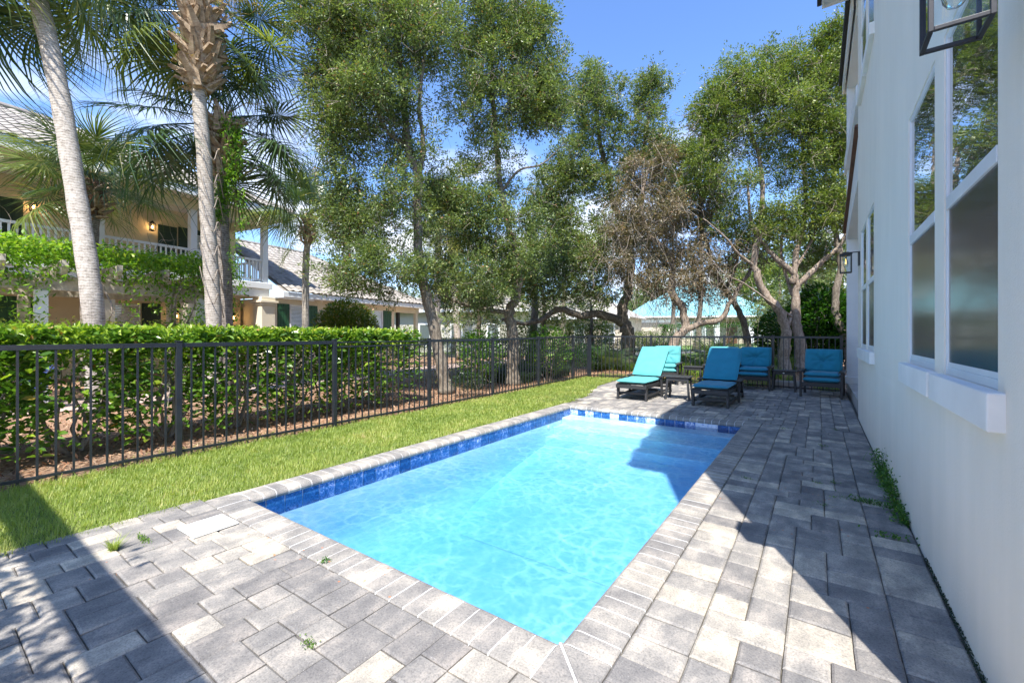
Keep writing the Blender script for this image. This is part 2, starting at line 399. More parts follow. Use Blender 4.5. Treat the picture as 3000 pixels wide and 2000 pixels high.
M['palm_leaf_sun'] = m_leaf('sunlit_palm_frond', [(0, (.08, .13, .035)), (.5, (.17, .22, .055)), (1, (.36, .36, .12))], .38, .38)
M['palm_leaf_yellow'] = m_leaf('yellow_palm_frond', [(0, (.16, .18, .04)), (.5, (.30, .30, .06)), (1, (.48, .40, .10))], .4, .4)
M['litter'] = m_leaf('leaf_litter', [(0, (.07, .035, .02)), (.5, (.22, .10, .05)), (.8, (.36, .20, .11)), (1, (.50, .34, .22))], .1, .7)
M['blossom'] = m_leaf('dry_flower_stalk', [(0, (.30, .19, .05)), (1, (.50, .36, .10))], .3, .6)
def m_bark(name, c0, c1, c2, sc=(2.6, 2.6, 1.0), s=9, bstr=.8, bd=.018):
    m, t, b = mat(name)
    n = noise_tex(t, s, 8, .68, sc3=sc); r = ramp(t, n.outputs[0], [(.32, c0), (.5, c1), (.68, c2)])
    t.links.new(r.outputs[0], b.inputs['Base Color']); b.inputs['Roughness'].default_value = .92
    bump(t, b, n.outputs[0], bstr, bd); return m
M['bark'] = m_bark('oak_bark', (.07, .055, .042), (.17, .14, .105), (.30, .26, .21))
M['bark_pale'] = m_bark('pale_oak_bark', (.12, .085, .06), (.27, .21, .16), (.42, .36, .30))
def m_palmbark(name, cols):
    m, t, b = mat(name); g = nd(t, 'ShaderNodeTexCoord')
    w = nd(t, 'ShaderNodeTexWave', wave_type='BANDS', bands_direction='Z'); w.inputs['Scale'].default_value = 6.5; w.inputs['Distortion'].default_value = 5; w.inputs['Detail'].default_value = 4; w.inputs['Detail Scale'].default_value = 2.5
    t.links.new(g.outputs['Object'], w.inputs['Vector'])
    n = noise_tex(t, 11, 9, .75, sc3=(1, 1, 1.1)); n3 = noise_tex(t, 9, 5, .6, sc3=(6, 6, .5))
    h = mixrgb(t, .13, n.outputs[0], w.outputs[0]); h2 = mixrgb(t, .22, h, n3.outputs[0])
    r = ramp(t, h2, [(.34, cols[0]), (.46, cols[1]), (.60, cols[2])])
    t.links.new(r.outputs[0], b.inputs['Base Color']); b.inputs['Roughness'].default_value = .95
    bump(t, b, h2, .8, .02); return m
M['palm_bark'] = m_palmbark('palm_bark', [(.13, .11, .09), (.34, .30, .25), (.50, .45, .39)])
M['palm_bark_dark'] = m_palmbark('dark_palm_bark', [(.05, .04, .035), (.17, .145, .12), (.34, .30, .26)])
M['boot'] = m_bark('palm_leaf_base', (.14, .09, .055), (.33, .24, .15), (.50, .40, .28), (3, 3, 8), 6, .6, .01)
M['fiber'] = m_bark('palm_fiber', (.06, .03, .018), (.16, .08, .045), (.28, .16, .09), (9, 9, 1.5), 8, 1, .03)
def m_rooftile(name, a, b_):
    m, t, b = mat(name); g = nd(t, 'ShaderNodeNewGeometry'); oi = nd(t, 'ShaderNodeObjectInfo')
    n = noise_tex(t, 2.5, 7, .65, vec=g.outputs['Position'])
    ad = nd(t, 'ShaderNodeMath', operation='MULTIPLY_ADD'); ad.inputs[1].default_value = .25; t.links.new(oi.outputs['Random'], ad.inputs[0]); t.links.new(n.outputs[0], ad.inputs[2])
    r = ramp(t, ad.outputs[0], [(.35, a), (.85, b_)]); t.links.new(r.outputs[0], b.inputs['Base Color']); b.inputs['Roughness'].default_value = .85
    bump(t, b, noise_tex(t, 40, 4).outputs[0], .3, .005); return m
M['roof_tile'] = m_rooftile('grey_roof_tile', (.15, .135, .12), (.40, .365, .32))
def m_metalroof():
    m, t, b = mat('teal_metal_roof'); g = nd(t, 'ShaderNodeNewGeometry')
    n = noise_tex(t, .6, 4, vec=g.outputs['Position']); r = ramp(t, n.outputs[0], [(.3, (.22, .50, .53)), (.7, (.33, .60, .62))])
    t.links.new(r.outputs[0], b.inputs['Base Color']); b.inputs['Roughness'].default_value = .35; b.inputs['Metallic'].default_value = .25; return m
M['metal_roof'] = m_metalroof()
def m_soffit():
    m, t, b = mat('soffit_boards'); g = nd(t, 'ShaderNodeTexCoord')
    w = nd(t, 'ShaderNodeTexWave', wave_type='BANDS', bands_direction='Y', wave_profile='SAW'); w.inputs['Scale'].default_value = 2.2; w.inputs['Distortion'].default_value = 0
    t.links.new(g.outputs['Object'], w.inputs['Vector'])
    r = ramp(t, w.outputs[0], [(0, (.40, .36, .30)), (.07, (.74, .69, .60)), (1, (.78, .73, .64))])
    t.links.new(r.outputs[0], b.inputs['Base Color']); b.inputs['Roughness'].default_value = .7; bump(t, b, w.outputs[0], .3, .01); return m
M['soffit'] = m_soffit()
def m_mulch():
    m, t, b = mat('pine_straw_and_soil'); g = nd(t, 'ShaderNodeNewGeometry')
    n = noise_tex(t, 26, 9, .75, vec=g.outputs['Position']); r = ramp(t, n.outputs[0], [(.30, (.075, .045, .028)), (.46, (.21, .12, .07)), (.58, (.37, .25, .165)), (.75, (.52, .40, .30))])
    big = noise_tex(t, .45, 4, .5, vec=g.outputs['Position'])
    rr = ramp(t, big.outputs[0], [(.44, (1, 1, 1)), (.58, (1.35, 1.28, 1.22))])
    c1 = mixrgb(t, 1, r.outputs[0], rr.outputs[0], 'MULTIPLY')
    # further off the bed gives way to rough grass
    sx = nd(t, 'ShaderNodeSeparateXYZ'); t.links.new(g.outputs['Position'], sx.inputs[0])
    d = nd(t, 'ShaderNodeVectorMath', operation='LENGTH'); t.links.new(g.outputs['Position'], d.inputs[0])
    far = nd(t, 'ShaderNodeMapRange'); far.inputs[1].default_value = 24; far.inputs[2].default_value = 30; t.links.new(d.outputs['Value'], far.inputs[0])
    gn = noise_tex(t, 3, 8, .7, vec=g.outputs['Position']); gr = ramp(t, gn.outputs[0], [(.3, (.05, .09, .02)), (.7, (.15, .21, .05))])
    t.links.new(mixrgb(t, far.outputs[0], c1, gr.outputs[0]), b.inputs['Base Color']); b.inputs['Roughness'].default_value = 1
    bump(t, b, n.outputs[0], 1, .03); return m
M['mulch'] = m_mulch()
def m_soil():
    m, t, b = mat('lawn_soil'); g = nd(t, 'ShaderNodeNewGeometry')
    n = noise_tex(t, 40, 8, .7, vec=g.outputs['Position']); r = ramp(t, n.outputs[0], [(.35, (.09, .10, .035)), (.55, (.17, .21, .055)), (.7, (.30, .28, .13))])
    t.links.new(r.outputs[0], b.inputs['Base Color']); b.inputs['Roughness'].default_value = 1; bump(t, b, n.outputs[0], .8, .02); return m
M['lawn_soil'] = m_soil()

# ---------------------------------------------------------------- leaves
def rand_unit(n):
    v = rng.normal(size=(n, 3)); return v / np.linalg.norm(v, axis=1, keepdims=True)
def leaf_mesh(name, P, L, W, tone, upbias=.4, dirs=None, fold=False, droop=0.0, tri=False):
    """diamond (or folded) leaves at P"""
    P = np.asarray(P); n = len(P)
    L = L * rng.uniform(.65, 1.25, n)[:, None]; W = W * rng.uniform(.7, 1.2, n)[:, None]
    d = rand_unit(n) if dirs is None else dirs + .6 * rand_unit(n)
    d[:, 2] -= droop
    d /= np.linalg.norm(d, axis=1, keepdims=True)
    nn = rand_unit(n); nn[:, 2] = np.abs(nn[:, 2]) + upbias
    s = np.cross(d, nn); s /= np.linalg.norm(s, axis=1, keepdims=True) + 1e-9
    up = np.cross(s, d)
    if tri:
        return npmesh(name, np.stack([P - s * W * .5, P + s * W * .5, P + d * L], 1).reshape(-1, 3), 3, tone)
    if not fold:
        V = np.stack([P, P + d * L * .5 + s * W * .5, P + d * L, P + d * L * .5 - s * W * .5], 1).reshape(-1, 3)
        return npmesh(name, V, 4, tone)
    a = P; t = P + d * L - up * L * .12; m1 = up * W * .18
    l1 = P + d * L * .3 + s * W * .48 + m1; l2 = P + d * L * .7 + s * W * .42 + m1
    r1 = P + d * L * .3 - s * W * .48 + m1; r2 = P + d * L * .7 - s * W * .42 + m1
    V = np.stack([a, t, l2, l1, a, r1, r2, t], 1).reshape(-1, 3)
    return npmesh(name, V, 4, np.repeat(tone, 2))
def ell_points(c, r, n, shell=.5):
    d = rand_unit(n); rad = rng.uniform(0, 1, n) ** shell
    return np.asarray(c) + d * rad[:, None] * np.asarray(r)

def twig_leaves(centers, radii, per, spread=.045, k=7):
    """leaf positions in sprays of k round twig tips"""
    out = []; dirs = []; tn = []
    for c, r in zip(centers, radii):
        nt_ = max(1, int(per * rng.uniform(.25, 1.15) * (r / .45) ** 2 / k)); an = rng.uniform(.55, 1.45, 3)
        tips = ell_points(c, (r * an[0], r * an[1], r * an[2] * .8), nt_, .62)
        out.append(np.repeat(tips, k, 0)); dd = tips - np.asarray(c); dd /= np.linalg.norm(dd, axis=1, keepdims=True) + 1e-6
        dirs.append(np.repeat(dd, k, 0)); tn.append(np.full(nt_ * k, rng.uniform(-.14, .14)) + np.repeat(rng.normal(0, .08, nt_), k))
    P = np.concatenate(out); D = np.concatenate(dirs); T = np.concatenate(tn)
    P = P + rng.normal(size=P.shape) * spread
    return P, D, T

def wander(p, q, n, amp):
    p, q = Vector(p), Vector(q); L = (q - p).length; pts = []
    a = rng.normal(size=3) * amp * L; b = rng.normal(size=3) * amp * L * .6
    for i in range(n + 1):
        t = i / n
        o = Vector(a) * math.sin(math.pi * t) + Vector(b) * math.sin(2 * math.pi * t)
        pts.append(p.lerp(q, t) + o + Vector(rng.normal(size=3) * amp * L * .12) * (0 < i < n))
    return pts

def smooth_path(pts, k=4):
    pts = [Vector(p) for p in pts]; out = []
    for i in range(len(pts) - 1):
        p0 = pts[max(i-1, 0)]; p1 = pts[i]; p2 = pts[i+1]; p3 = pts[min(i+2, len(pts)-1)]
        for j in range(k):
            t = j / k
            out.append(.5 * ((2*p1) + (p2-p0)*t + (2*p0-5*p1+4*p2-p3)*t*t + (3*p1-p0-3*p2+p3)*t*t*t))
    out.append(pts[-1]); return out

def make_tree(name, label, trunks, ells, leafmat, barkmat, leafL=.062, leafW=.026, per=260, cl=.36, group='oak trees behind the fence', cat='tree', bare=0, tone0=.42, upb=.5, hang=0, tri=False, dens=None):
    """trunks: list of (points, r0, r1); ells: (centre, radii, number of clumps)"""
    base = Vector(trunks[0][0][0])
    root = empty(name, base, 0, label, cat, group)
    mb = MB(); nodes = []
    for pts, r0, r1 in trunks:
        sp = smooth_path(pts, 5); N = len(sp)
        sp = [p + Vector(rng.normal(size=3) * r0 * .10) for p in sp]
        rad = [(r0 + (r1 - r0) * (i / (N - 1)) ** .8) * (1 + .06 * math.sin(i * 1.7)) for i in range(N)]
        if pts is trunks[0][0] or (Vector(pts[0]) - base).length < .6: rad[0] *= 1.45; rad[1] *= 1.2
        mb.tube([p - base for p in sp], rad, 9, True)
        for p, r in zip(sp[N // 3:], rad[N // 3:]): nodes.append((p, r))
    cs = []; rs = []
    for c, r, n in ells:
        n = int(n * (2.7 if cl < .45 else 1.5)); pts = ell_points(c, r, n, .40)
        for p in pts: cs.append(Vector(p)); rs.append(rng.uniform(.6, 1.25) * cl)
    order = sorted(range(len(cs)), key=lambda i: min((cs[i] - q[0]).length for q in nodes))
    br = MB()
    for i in order:
        c = cs[i]
        q = min(nodes, key=lambda q: (c - q[0]).length + max(0, q[0].z - c.z) * .8)
        L = (c - q[0]).length
        ra = min(q[1] * .6, .012 + L * .016)
        pts = wander(q[0], c, 5, .11); N = len(pts)
        br.tube([p - base for p in pts], [ra * (1 - .75 * j / (N - 1)) for j in range(N)], 3, False)
        for j in (2, 3, 4, 5): nodes.append((pts[j], ra * (1 - .75 * j / (N - 1))))
        for _ in range(2):
            e = c + Vector(rand_unit(1)[0] * rs[i] * rng.uniform(.6, 1.1)); pp = wander(pts[-2], e, 3, .12)
            br.tube([p - base for p in pp], [.006, .005, .004, .002], 3, False)
    if bare:
        nn_ = nodes
        for _ in range(bare):
            q = nn_[rng.integers(len(nn_))]
            e = q[0] + Vector(rand_unit(1)[0] * rng.uniform(.3, .9)); e.z -= hang * rng.uniform(0, .8)
            pp = wander(q[0], e, 4, .16); br.tube([p - base for p in pp], [.007, .006, .005, .004, .002], 3, False)
    mb.build('trunk', barkmat, root, smooth=True)
    br.build('branches', M['wood_grey'], root, smooth=True)
    P, D, T = twig_leaves(cs, rs, per)
    P = P - np.array(base)
    tone = np.clip(tone0 + T + rng.normal(0, .17, len(P)), 0, .93)
    brown = rng.uniform(size=len(P)) < .03; tone[brown] = rng.uniform(.94, 1, brown.sum())
    link('crown', leaf_mesh('crown', P, leafL, leafW, tone, upb, D, tri=tri), root, leafmat)
    return root
def E(u, v, ru, rv, d, n, rd=None):
    s = d / F; c = gd(u, v, d); r = (ru * s * .95, (rd if rd else ru * s * .8), rv * s)
    return (tuple(c), r, n)
def PX(*pts): return [gd(u, v, d) for u, v, d in pts]
#@@SETTING
# ================================================================ SETTING
PXR, PXL, PYN, PYF = -0.88, -3.62, 1.60, 6.98       # pool inner edges
CW = 0.228                                           # coping width
WATER_Z = -0.113
FX, FY = -5.58, 11.9                                 # fence lines
WX = 0.51                                            # wall of the white house

def sheet(name, xs, ys, zoff, material, hole=None, kind='structure', label=None):
    vs = []; idx = {}
    for j, y in enumerate(ys):
        for i, x in enumerate(xs):
            idx[i, j] = len(vs); vs.append((x, y, hgt(x, y) + zoff))
    fs = []
    for j in range(len(ys) - 1):
        for i in range(len(xs) - 1):
            mx, my = (xs[i] + xs[i+1]) / 2, (ys[j] + ys[j+1]) / 2
            if hole and hole[0] < mx < hole[1] and hole[2] < my < hole[3]: continue
            fs.append((idx[i, j], idx[i+1, j], idx[i+1, j+1], idx[i, j+1]))
    o = link(name, prim(name, vs, fs, True), None, material)
    return tag(o, label, None, None, kind)
def lin(a, b, n): return [a + (b - a) * i / n for i in range(n + 1)]
xs = [-400, -200, -100, -60] + lin(-40, -6, 34) + [-5, -4, PXL - .05, -3, -2, PXR + .05] + lin(0, 10, 10) + [20, 60, 200, 400]
ys = [-200, -60, -20, -8, -4, 0, PYN - .05] + lin(2, 6.9, 5) + [PYF + .05] + lin(8, 50, 42) + [70, 120, 250, 600]
sheet('ground', xs, ys, -.065, M['mulch'], (PXL - .05, PXR + .05, PYN - .05, PYF + .05), label='brown pine straw and soil around the fence')
def lawn_edge(y):      # right-hand edge of the lawn
    if y < PYF + .2: return -3.87
    return -3.87 - .68 * sstep((y - PYF - .2) / 4.2) - .03 * math.sin(y * 2.1)
vs = []; fs = []
yy = lin(-3, 11.6, 60)
for y in yy:
    vs += [(FX + .12, y, hgt(0, y) - .030), (lawn_edge(y), y, hgt(0, y) - .022)]
fs = [(2*i, 2*i+1, 2*i+3, 2*i+2) for i in range(len(yy) - 1)]
tag(link('lawn', prim('lawn', vs, fs), None, M['lawn_soil']), 'strip of lawn between the pool and the black fence', None, None, 'structure')

# lawn blades
NB = 150000
u_ = rng.uniform(0, 1, NB * 2)
by = -1.2 + 12.9 * u_ ** 1.45
bx = rng.uniform(FX + .05, -3.84, NB * 2)
le = np.array([lawn_edge(y) for y in by])
keep = bx < le + rng.normal(0, .018, len(bx)) + .02
bx, by = bx[keep][:NB], by[keep][:NB]
n = len(bx)
patch = np.array([mnoise.noise(Vector((x * 1.6, y * 1.6, 0))) for x, y in zip(bx, by)])
clump = np.array([mnoise.noise(Vector((x * 9, y * 9, 3))) for x, y in zip(bx, by)])
hh = rng.uniform(.022, .060, n) * (1 + .45 * clump + .25 * patch)
edge = (bx > np.array([lawn_edge(y) for y in by]) - .08); hh[edge] *= 1.15
az = rng.uniform(0, 2 * np.pi, n); lean = rng.uniform(.15, 1.0, n)
zz = np.array([hgt(0, y) for y in by]) - .028
B = np.stack([bx, by, zz], 1)
D = np.stack([np.cos(az) * lean, np.sin(az) * lean, np.ones(n)], 1); D /= np.linalg.norm(D, axis=1, keepdims=True)
S = np.stack([-np.sin(az), np.cos(az), np.zeros(n)], 1)
w = (.0028 + .0007 * np.maximum(by, 0))[:, None] * rng.uniform(.7, 1.3, n)[:, None]
V = np.stack([B - S * w, B + S * w, B + D * hh[:, None]], 1).reshape(-1, 3)
tone = np.clip(.45 + .35 * clump + .30 * patch + rng.normal(0, .16, n), 0, 1)
tag(link('grass', npmesh('grass', V, 3, tone), None, M['grass']), 'short bright green grass between fence and pool', 'grass', None, 'stuff')

# fallen leaves and straw on the bed beyond the fence
n = 26000
lx = np.concatenate([rng.uniform(-9.5, FX + .16, n * 2 // 3), rng.uniform(-6, .6, n - n * 2 // 3)])
ly = np.concatenate([rng.uniform(-.5, 13, n * 2 // 3), rng.uniform(FY - .05, 17, n - n * 2 // 3)])
lz = np.array([hgt(x, y) for x, y in zip(lx, ly)]) - .06 + rng.uniform(0, .02, n)
fl = rand_unit(n); fl[:, 2] *= .2
tag(link('leaf_litter', leaf_mesh('leaf_litter', np.stack([lx, ly, lz], 1), .07, .022, rng.uniform(0, 1, n), 2.0, fl), None, M['litter']), 'brown fallen leaves and straw under the shrubs', 'leaf litter', None, 'stuff')

# paths and roads
def strip(name, material, a, b, w, z, n=12, kind='structure', label=None):
    a, b = Vector(a), Vector(b); d = (b - a).normalized(); s = Vector((-d.y, d.x, 0)) * w / 2; vs = []
    for i in range(n + 1):
        p = a.lerp(b, i / n)
        for q in (p - s, p, p + s): vs.append((q.x, q.y, hgt(q.x, q.y) + z))
    fs = [(3*i+k, 3*i+k+1, 3*i+k+4, 3*i+k+3) for i in range(n) for k in (0, 1)]
    return tag(link(name, prim(name, vs, fs), None, material), label, None, None, kind)
strip('path', M['pink_path'], (-11.0, -6, 0), (-12.4, 19, 0), 1.6, -.045, 24, label='pinkish paved path beside the yellow house')
strip('road', M['asphalt'], (-30, 26, 0), (20, 27.5, 0), 4.0, -.03, 40, label='grey road beyond the trees')
strip('verge', simple('verge_grass', (.20, .30, .06), .95, .3, 6, .4, 60), (-30, 22.3, 0), (-4, 23.1, 0), 2.4, -.04, 30, label='sunlit grass verge along the road')
strip('driveway', M['drive'], (-11.2, 29.6, 0), (-14.0, 44, 0), 6.5, -.026, 12, label='pale driveway of the teal roofed house')
strip('far_lawn', simple('far_lawn_grass', (.13, .20, .05), .95, .35, 3, .4, 40), (-40, 33, 0), (30, 35, 0), 8.0, -.034, 30, label='lawn in front of the far houses')

# ---------------------------------------------------------------- patio pavers
U = 0.0762
SZ_A = [((3, 2), 7), ((2, 3), 3), ((2, 2), 5), ((3, 3), 1.2), ((4, 2), 1)]
SZ_B = [((2, 3), 8), ((3, 2), 2.5), ((2, 2), 5), ((3, 3), .8), ((2, 4), 1.5)]
def tile_region(x0, x1, y0, y1, SIZES=SZ_A, U=.0745):
    nx, ny = int(round((x1 - x0) / U)), int(round((y1 - y0) / U))
    ux, uy = (x1 - x0) / nx, (y1 - y0) / ny
    g = [[0] * nx for _ in range(ny)]; out = []
    for j in range(ny):
        for i in range(nx):
            if g[j][i]: continue
            run = 0
            while i + run < nx and not g[j][i + run]: run += 1
            opts = []
            for (a, b), w in SIZES:
                if a <= run and run - a != 1 and j + b <= ny and ny - j - b != 1:
                    if all(not g[j + q][i + p] for q in range(b) for p in range(a)): opts.append(((a, b), w))
            if opts: a, b = random.choices([o[0] for o in opts], [o[1] for o in opts])[0]
            else:
                a = min(run, 3) if run != 4 else 4
                b = 2 if j + 2 <= ny and all(not g[j + 1][i + p] for p in range(a)) else 1
            for q in range(b):
                for p in range(a): g[j + q][i + p] = 1
            out.append((x0 + i * ux, x0 + (i + a) * ux, y0 + j * uy, y0 + (j + b) * uy))
    return out
OUTX, OUTL, OUTN, OUTF = PXR + CW, PXL - CW, PYN - CW, PYF + CW
P_ = []
P_ += [(OUTX + .003, OUTX + .003 + .229, y, y + h) for y, h in (lambda: (lambda L: L)([(OUTN + k * .1525, .1525) for k in range(38)]))()]
P_ += tile_region(OUTX + .232, WX - .235, OUTN, OUTF)
y = OUTN
while y < OUTF - .05:
    h = random.choice([.1525, .1525, .1525, .23]); h = min(h, OUTF - y); P_.append((WX - .235, WX - .012, y, y + h)); y += h
P_ += tile_region(OUTL - .08, WX + 1.4, OUTN - 1.2192, OUTN, SZ_B)       # in front of the pool
P_ = [p for p in P_ if not (p[0] > WX - .02 and p[3] > 1.62)]
P_ += tile_region(OUTL - .9, WX - .012, OUTF, 11.75)
P_ = [p for p in P_ if not (p[0] < lawn_edge((p[2] + p[3]) / 2) - .04 and p[2] > OUTF - .1)]
LID = [gz(520, 1551), gz(650.6, 1510), gz(698, 1532), gz(566, 1580)]
lcx = sum(p.x for p in LID) / 4; lcy = sum(p.y for p in LID) / 4
cosy = lambda x, y: (x * -sy_ + y * cy_)
def paver_geo(p):
    x0, x1, y0, y1 = p; g = .0022; z = hgt(0, (y0 + y1) / 2); w = random.gauss(0, .0016)
    j = lambda: random.uniform(-.0018, .0018)
    o = [(x0 + g + j(), y0 + g + j()), (x1 - g + j(), y0 + g + j()), (x1 - g + j(), y1 - g + j()), (x0 + g + j(), y1 - g + j())]
    i_ = .009; cx, cy = (x0 + x1) / 2, (y0 + y1) / 2
    inn = [(a + math.copysign(i_, cx - a), b + math.copysign(i_, cy - b)) for a, b in o]
    tx, ty = random.gauss(0, .010), random.gauss(0, .010)
    zt = lambda a, b, dz: z + w + dz + (a - cx) * tx + (b - cy) * ty
    vs = [(a, b, z - .06) for a, b in o] + [(a, b, zt(a, b, -.007)) for a, b in o] + [(a, b, zt(a, b, 0)) for a, b in inn]
    fs = [(8, 9, 10, 11)]
    for k in range(4):
        l = (k + 1) % 4; fs += [(k, l, 4 + l, 4 + k), (4 + k, 4 + l, 8 + l, 8 + k)]
    r = random.random(); tone = random.uniform(0, .35) if r < .42 else random.uniform(.3, .7) if r < .82 else random.uniform(.7, 1)
    return vs, fs, tone
patio = empty('patio', (0, 0, 0), 0, 'grey concrete paver patio around the pool', None, None, 'structure')
b = MB()
b.add([(OUTL - .9, OUTF, -.017), (WX + .02, OUTF, -.017), (WX + .02, 11.75, .030), (lawn_edge(11.7), 11.75, .030)], [(0, 1, 2, 3)])
b.add([(OUTX - .01, OUTN - .01, -.017), (WX + .02, OUTN - .01, -.017), (WX + .02, OUTF, -.017), (OUTX - .01, OUTF, -.017)], [(0, 1, 2, 3)])
b.add([(OUTL - .06, OUTN - 1.22, -.017), (WX + 1.4, OUTN - 1.22, -.017), (WX + 1.4, OUTN - .01, -.017), (OUTL - .06, OUTN - .01, -.017)], [(0, 1, 2, 3)])
b.build('joint_sand', M['joint'], patio)
def on_screen(p):
    d = cosy(p[0], p[2]); 
    if d < .6: return 0
    r = p[0] * cy_ + p[2] * sy_; k = r / d * F
    return (k > -1620 and k < 1560 and d > 1.35)
P_.sort(key=lambda p: -(p[1] - p[0]) * (p[3] - p[2]) * on_screen(p) / max(.3, cosy((p[0] + p[1]) / 2, (p[2] + p[3]) / 2)) ** 3)
rest = MB()
for k, p in enumerate(P_):
    vs, fs, tn = paver_geo(p)
    if k < 298:
        m = MB(); m.add([(a - p[0], b_ - p[2], c) for a, b_, c in vs], fs, tn)
        m.build('paver', M['paver'], patio, loc=(p[0], p[2], 0))
    else: rest.add(vs, fs, tn)
tag(rest.build('paver_field', M['paver'], patio), None, None, None, 'stuff')

# ---------------------------------------------------------------- pool
pool = empty('swimming_pool', (PXL, PYN, 0), 0, 'rectangular swimming pool with pale blue plaster and blue waterline tiles', 'pool')
def pbuild(mb, name, m, **k):
    mb.v = [(a - PXL, b_ - PYN, c) for a, b_, c in mb.v]; return mb.build(name, m, pool, **k)
FL = -.92; o_ = .022
b = MB()
x0, x1, y0, y1 = PXL - o_, PXR + o_, PYN - o_, PYF + o_
e_ = .004
b.add([(x0+e_, y0+e_, FL), (x1-e_, y0+e_, FL), (x1-e_, y1-e_, FL), (x0+e_, y1-e_, FL), (x0+e_, y0+e_, -.20), (x1-e_, y0+e_, -.20), (x1-e_, y1-e_, -.20), (x0+e_, y1-e_, -.20)],
      [(0, 4, 5, 1), (1, 5, 6, 2), (2, 6, 7, 3), (3, 7, 4, 0)])
b = MB(); RR = .42; rings = []
for k in range(15):       # walls run into the floor through a wide cove
    a = k / 14 * math.pi / 2; ins = e_ + RR * (1 - math.cos(a)); zz = FL + RR * (1 - math.sin(a)); rings.append((ins, zz))
rings = [(e_, -.20)] + rings
for ins, zz in rings:
    b.v += [(x0 + ins, y0 + ins, zz), (x1 - ins, y0 + ins, zz), (x1 - ins, y1 - ins, zz), (x0 + ins, y1 - ins, zz)]
for k in range(len(rings) - 1):
    for q in range(4): b.f.append((4*k+q, 4*k+(q+1) % 4, 4*k+4+(q+1) % 4, 4*k+4+q)[::-1] if False else (4*k+(q+1) % 4, 4*k+4+(q+1) % 4, 4*k+4+q, 4*k+q)); b.t.append(.5)
k = len(rings) - 1; b.f.append((4*k, 4*k+1, 4*k+2, 4*k+3)); b.t.append(.5)
pbuild(b, 'shell', M['plaster'])
for k, (dep, z) in enumerate([(.31, -.160), (.60, -.27), (.87, -.39)]):
    b = MB(); b.box((x0 + .006, PYF - dep, FL + .002), (x1 - .006, y1 - .006 - .001 * k, z)); pbuild(b, 'step', M['plaster'], bevel=.012)
b = MB(); yr0, yr1 = PYF - .872, PYF - 3.4
b.add([(x0 + .007, yr0, -.52), (x1 - .007, yr0, -.52), (x1 - .007, yr1, FL + .004), (x0 + .007, yr1, FL + .004)], [(0, 3, 2, 1)]); b.f[-1] = b.f[-1][::-1]
pbuild(b, 'sloping_floor', M['plaster'])
b = MB()       # wall of mortar the tiles are set on, under the coping
t0, t1 = -.0575, -.20
for a, c in (((x0 - .03, y0 - .03), (x1 + .03, y0)), ((x0 - .03, y1), (x1 + .03, y1 + .03)), ((x0 - .03, y0), (x0, y1)), ((x1, y0), (x1 + .03, y1))):
    b.box((a[0], a[1], FL - .05), (c[0], c[1], -.0575))
pbuild(b, 'tile_mortar', M['grout'])
def tiles(xa, ya, dx, dy, nx, ny, L):
    k = int(L / .1524) + 1; st = .1524
    for i in range(k):
        w = min(st, L - i * st) - .007
        if w < .02: continue
        m = MB(); p = Vector((xa + dx * i * st, ya + dy * i * st, 0)); q = p + Vector((dx, dy, 0)) * w
        nrm = Vector((nx, ny, 0)) * .005
        vs = [p, q, q + nrm, p + nrm]; base = p
        vs = [Vector((v.x - PXL, v.y - PYN, z)) for z in (-.204, -.0585) for v in vs]
        m.add(vs, [(0,1,2,3),(4,7,6,5),(0,4,5,1),(1,5,6,2),(2,6,7,3),(3,7,4,0)], random.uniform(0, 1) if abs(ny) > .5 else random.uniform(0, .45))
        m.build('waterline_tile', M['tile'], pool)
tiles(x0, y1, 1, 0, 0, -1, x1 - x0); tiles(x0, y0, 0, 1, 1, 0, y1 - y0)
tiles(x1, y0, 0, 1, -1, 0, y1 - y0); tiles(x0, y0, 1, 0, 0, 1, x1 - x0)
# coping bricks: bullnose profile along local x (0 = pool edge, -CW = outer edge)
prof = [(-CW, -.058), (-CW, -.006), (-CW + .006, 0.001), (-.048, .004), (-.028, .001), (-.013, -.008), (-.003, -.021), (0, -.034), (-.004, -.048), (-.014, -.057), (-.022, -.058)]
def coping_brick(w, z=0, m0=0, m1=0):
    m = MB(); n = len(prof); vs = []
    for s, mi in ((0, m0), (1, m1)):
        for x, zz in prof: vs.append((x, s * w + (-(-x) * mi if s == 0 else (-x) * mi), zz + z))
    fs = [(i, i + 1, n + i + 1, n + i) for i in range(n - 1)] + [tuple(range(n))[::-1], tuple(range(n, 2 * n))]
    m.add(vs, fs, random.uniform(.25, .75)); return m
def coping_run(ox, oy, ang, L):
    k = max(1, round(L / .1016)); st = L / k
    for i in range(k):
        m = coping_brick(st - .0055, random.gauss(0, .0006), 0, 0)
        rot = Matrix.Rotation(ang, 3, 'Z'); off = Vector((ox - PXL, oy - PYN, 0)) + rot @ Vector((0, i * st + .00275, 0))
        o = m.build('coping_brick', M['coping'], pool, loc=off, rot=(0, 0, ang))
    g = MB(); g.box((-CW + .004, .001, -.0577), (-.04, L - .001, -.0035))
    for i in range(k + 1):     # raised white joints between bricks follow the nose
        y_ = i * st
        n = len(prof); vs = [(x + (.0 if x < -.03 else -.0012), yq, zz - .0008) for yq in (y_ - .0027, y_ + .0027) for x, zz in prof]
        g.add(vs, [(a, a + 1, n + a + 1, n + a) for a in range(n - 1)])
    g.build('coping_grout', M['grout'], pool, loc=(ox - PXL, oy - PYN, 0), rot=(0, 0, ang))
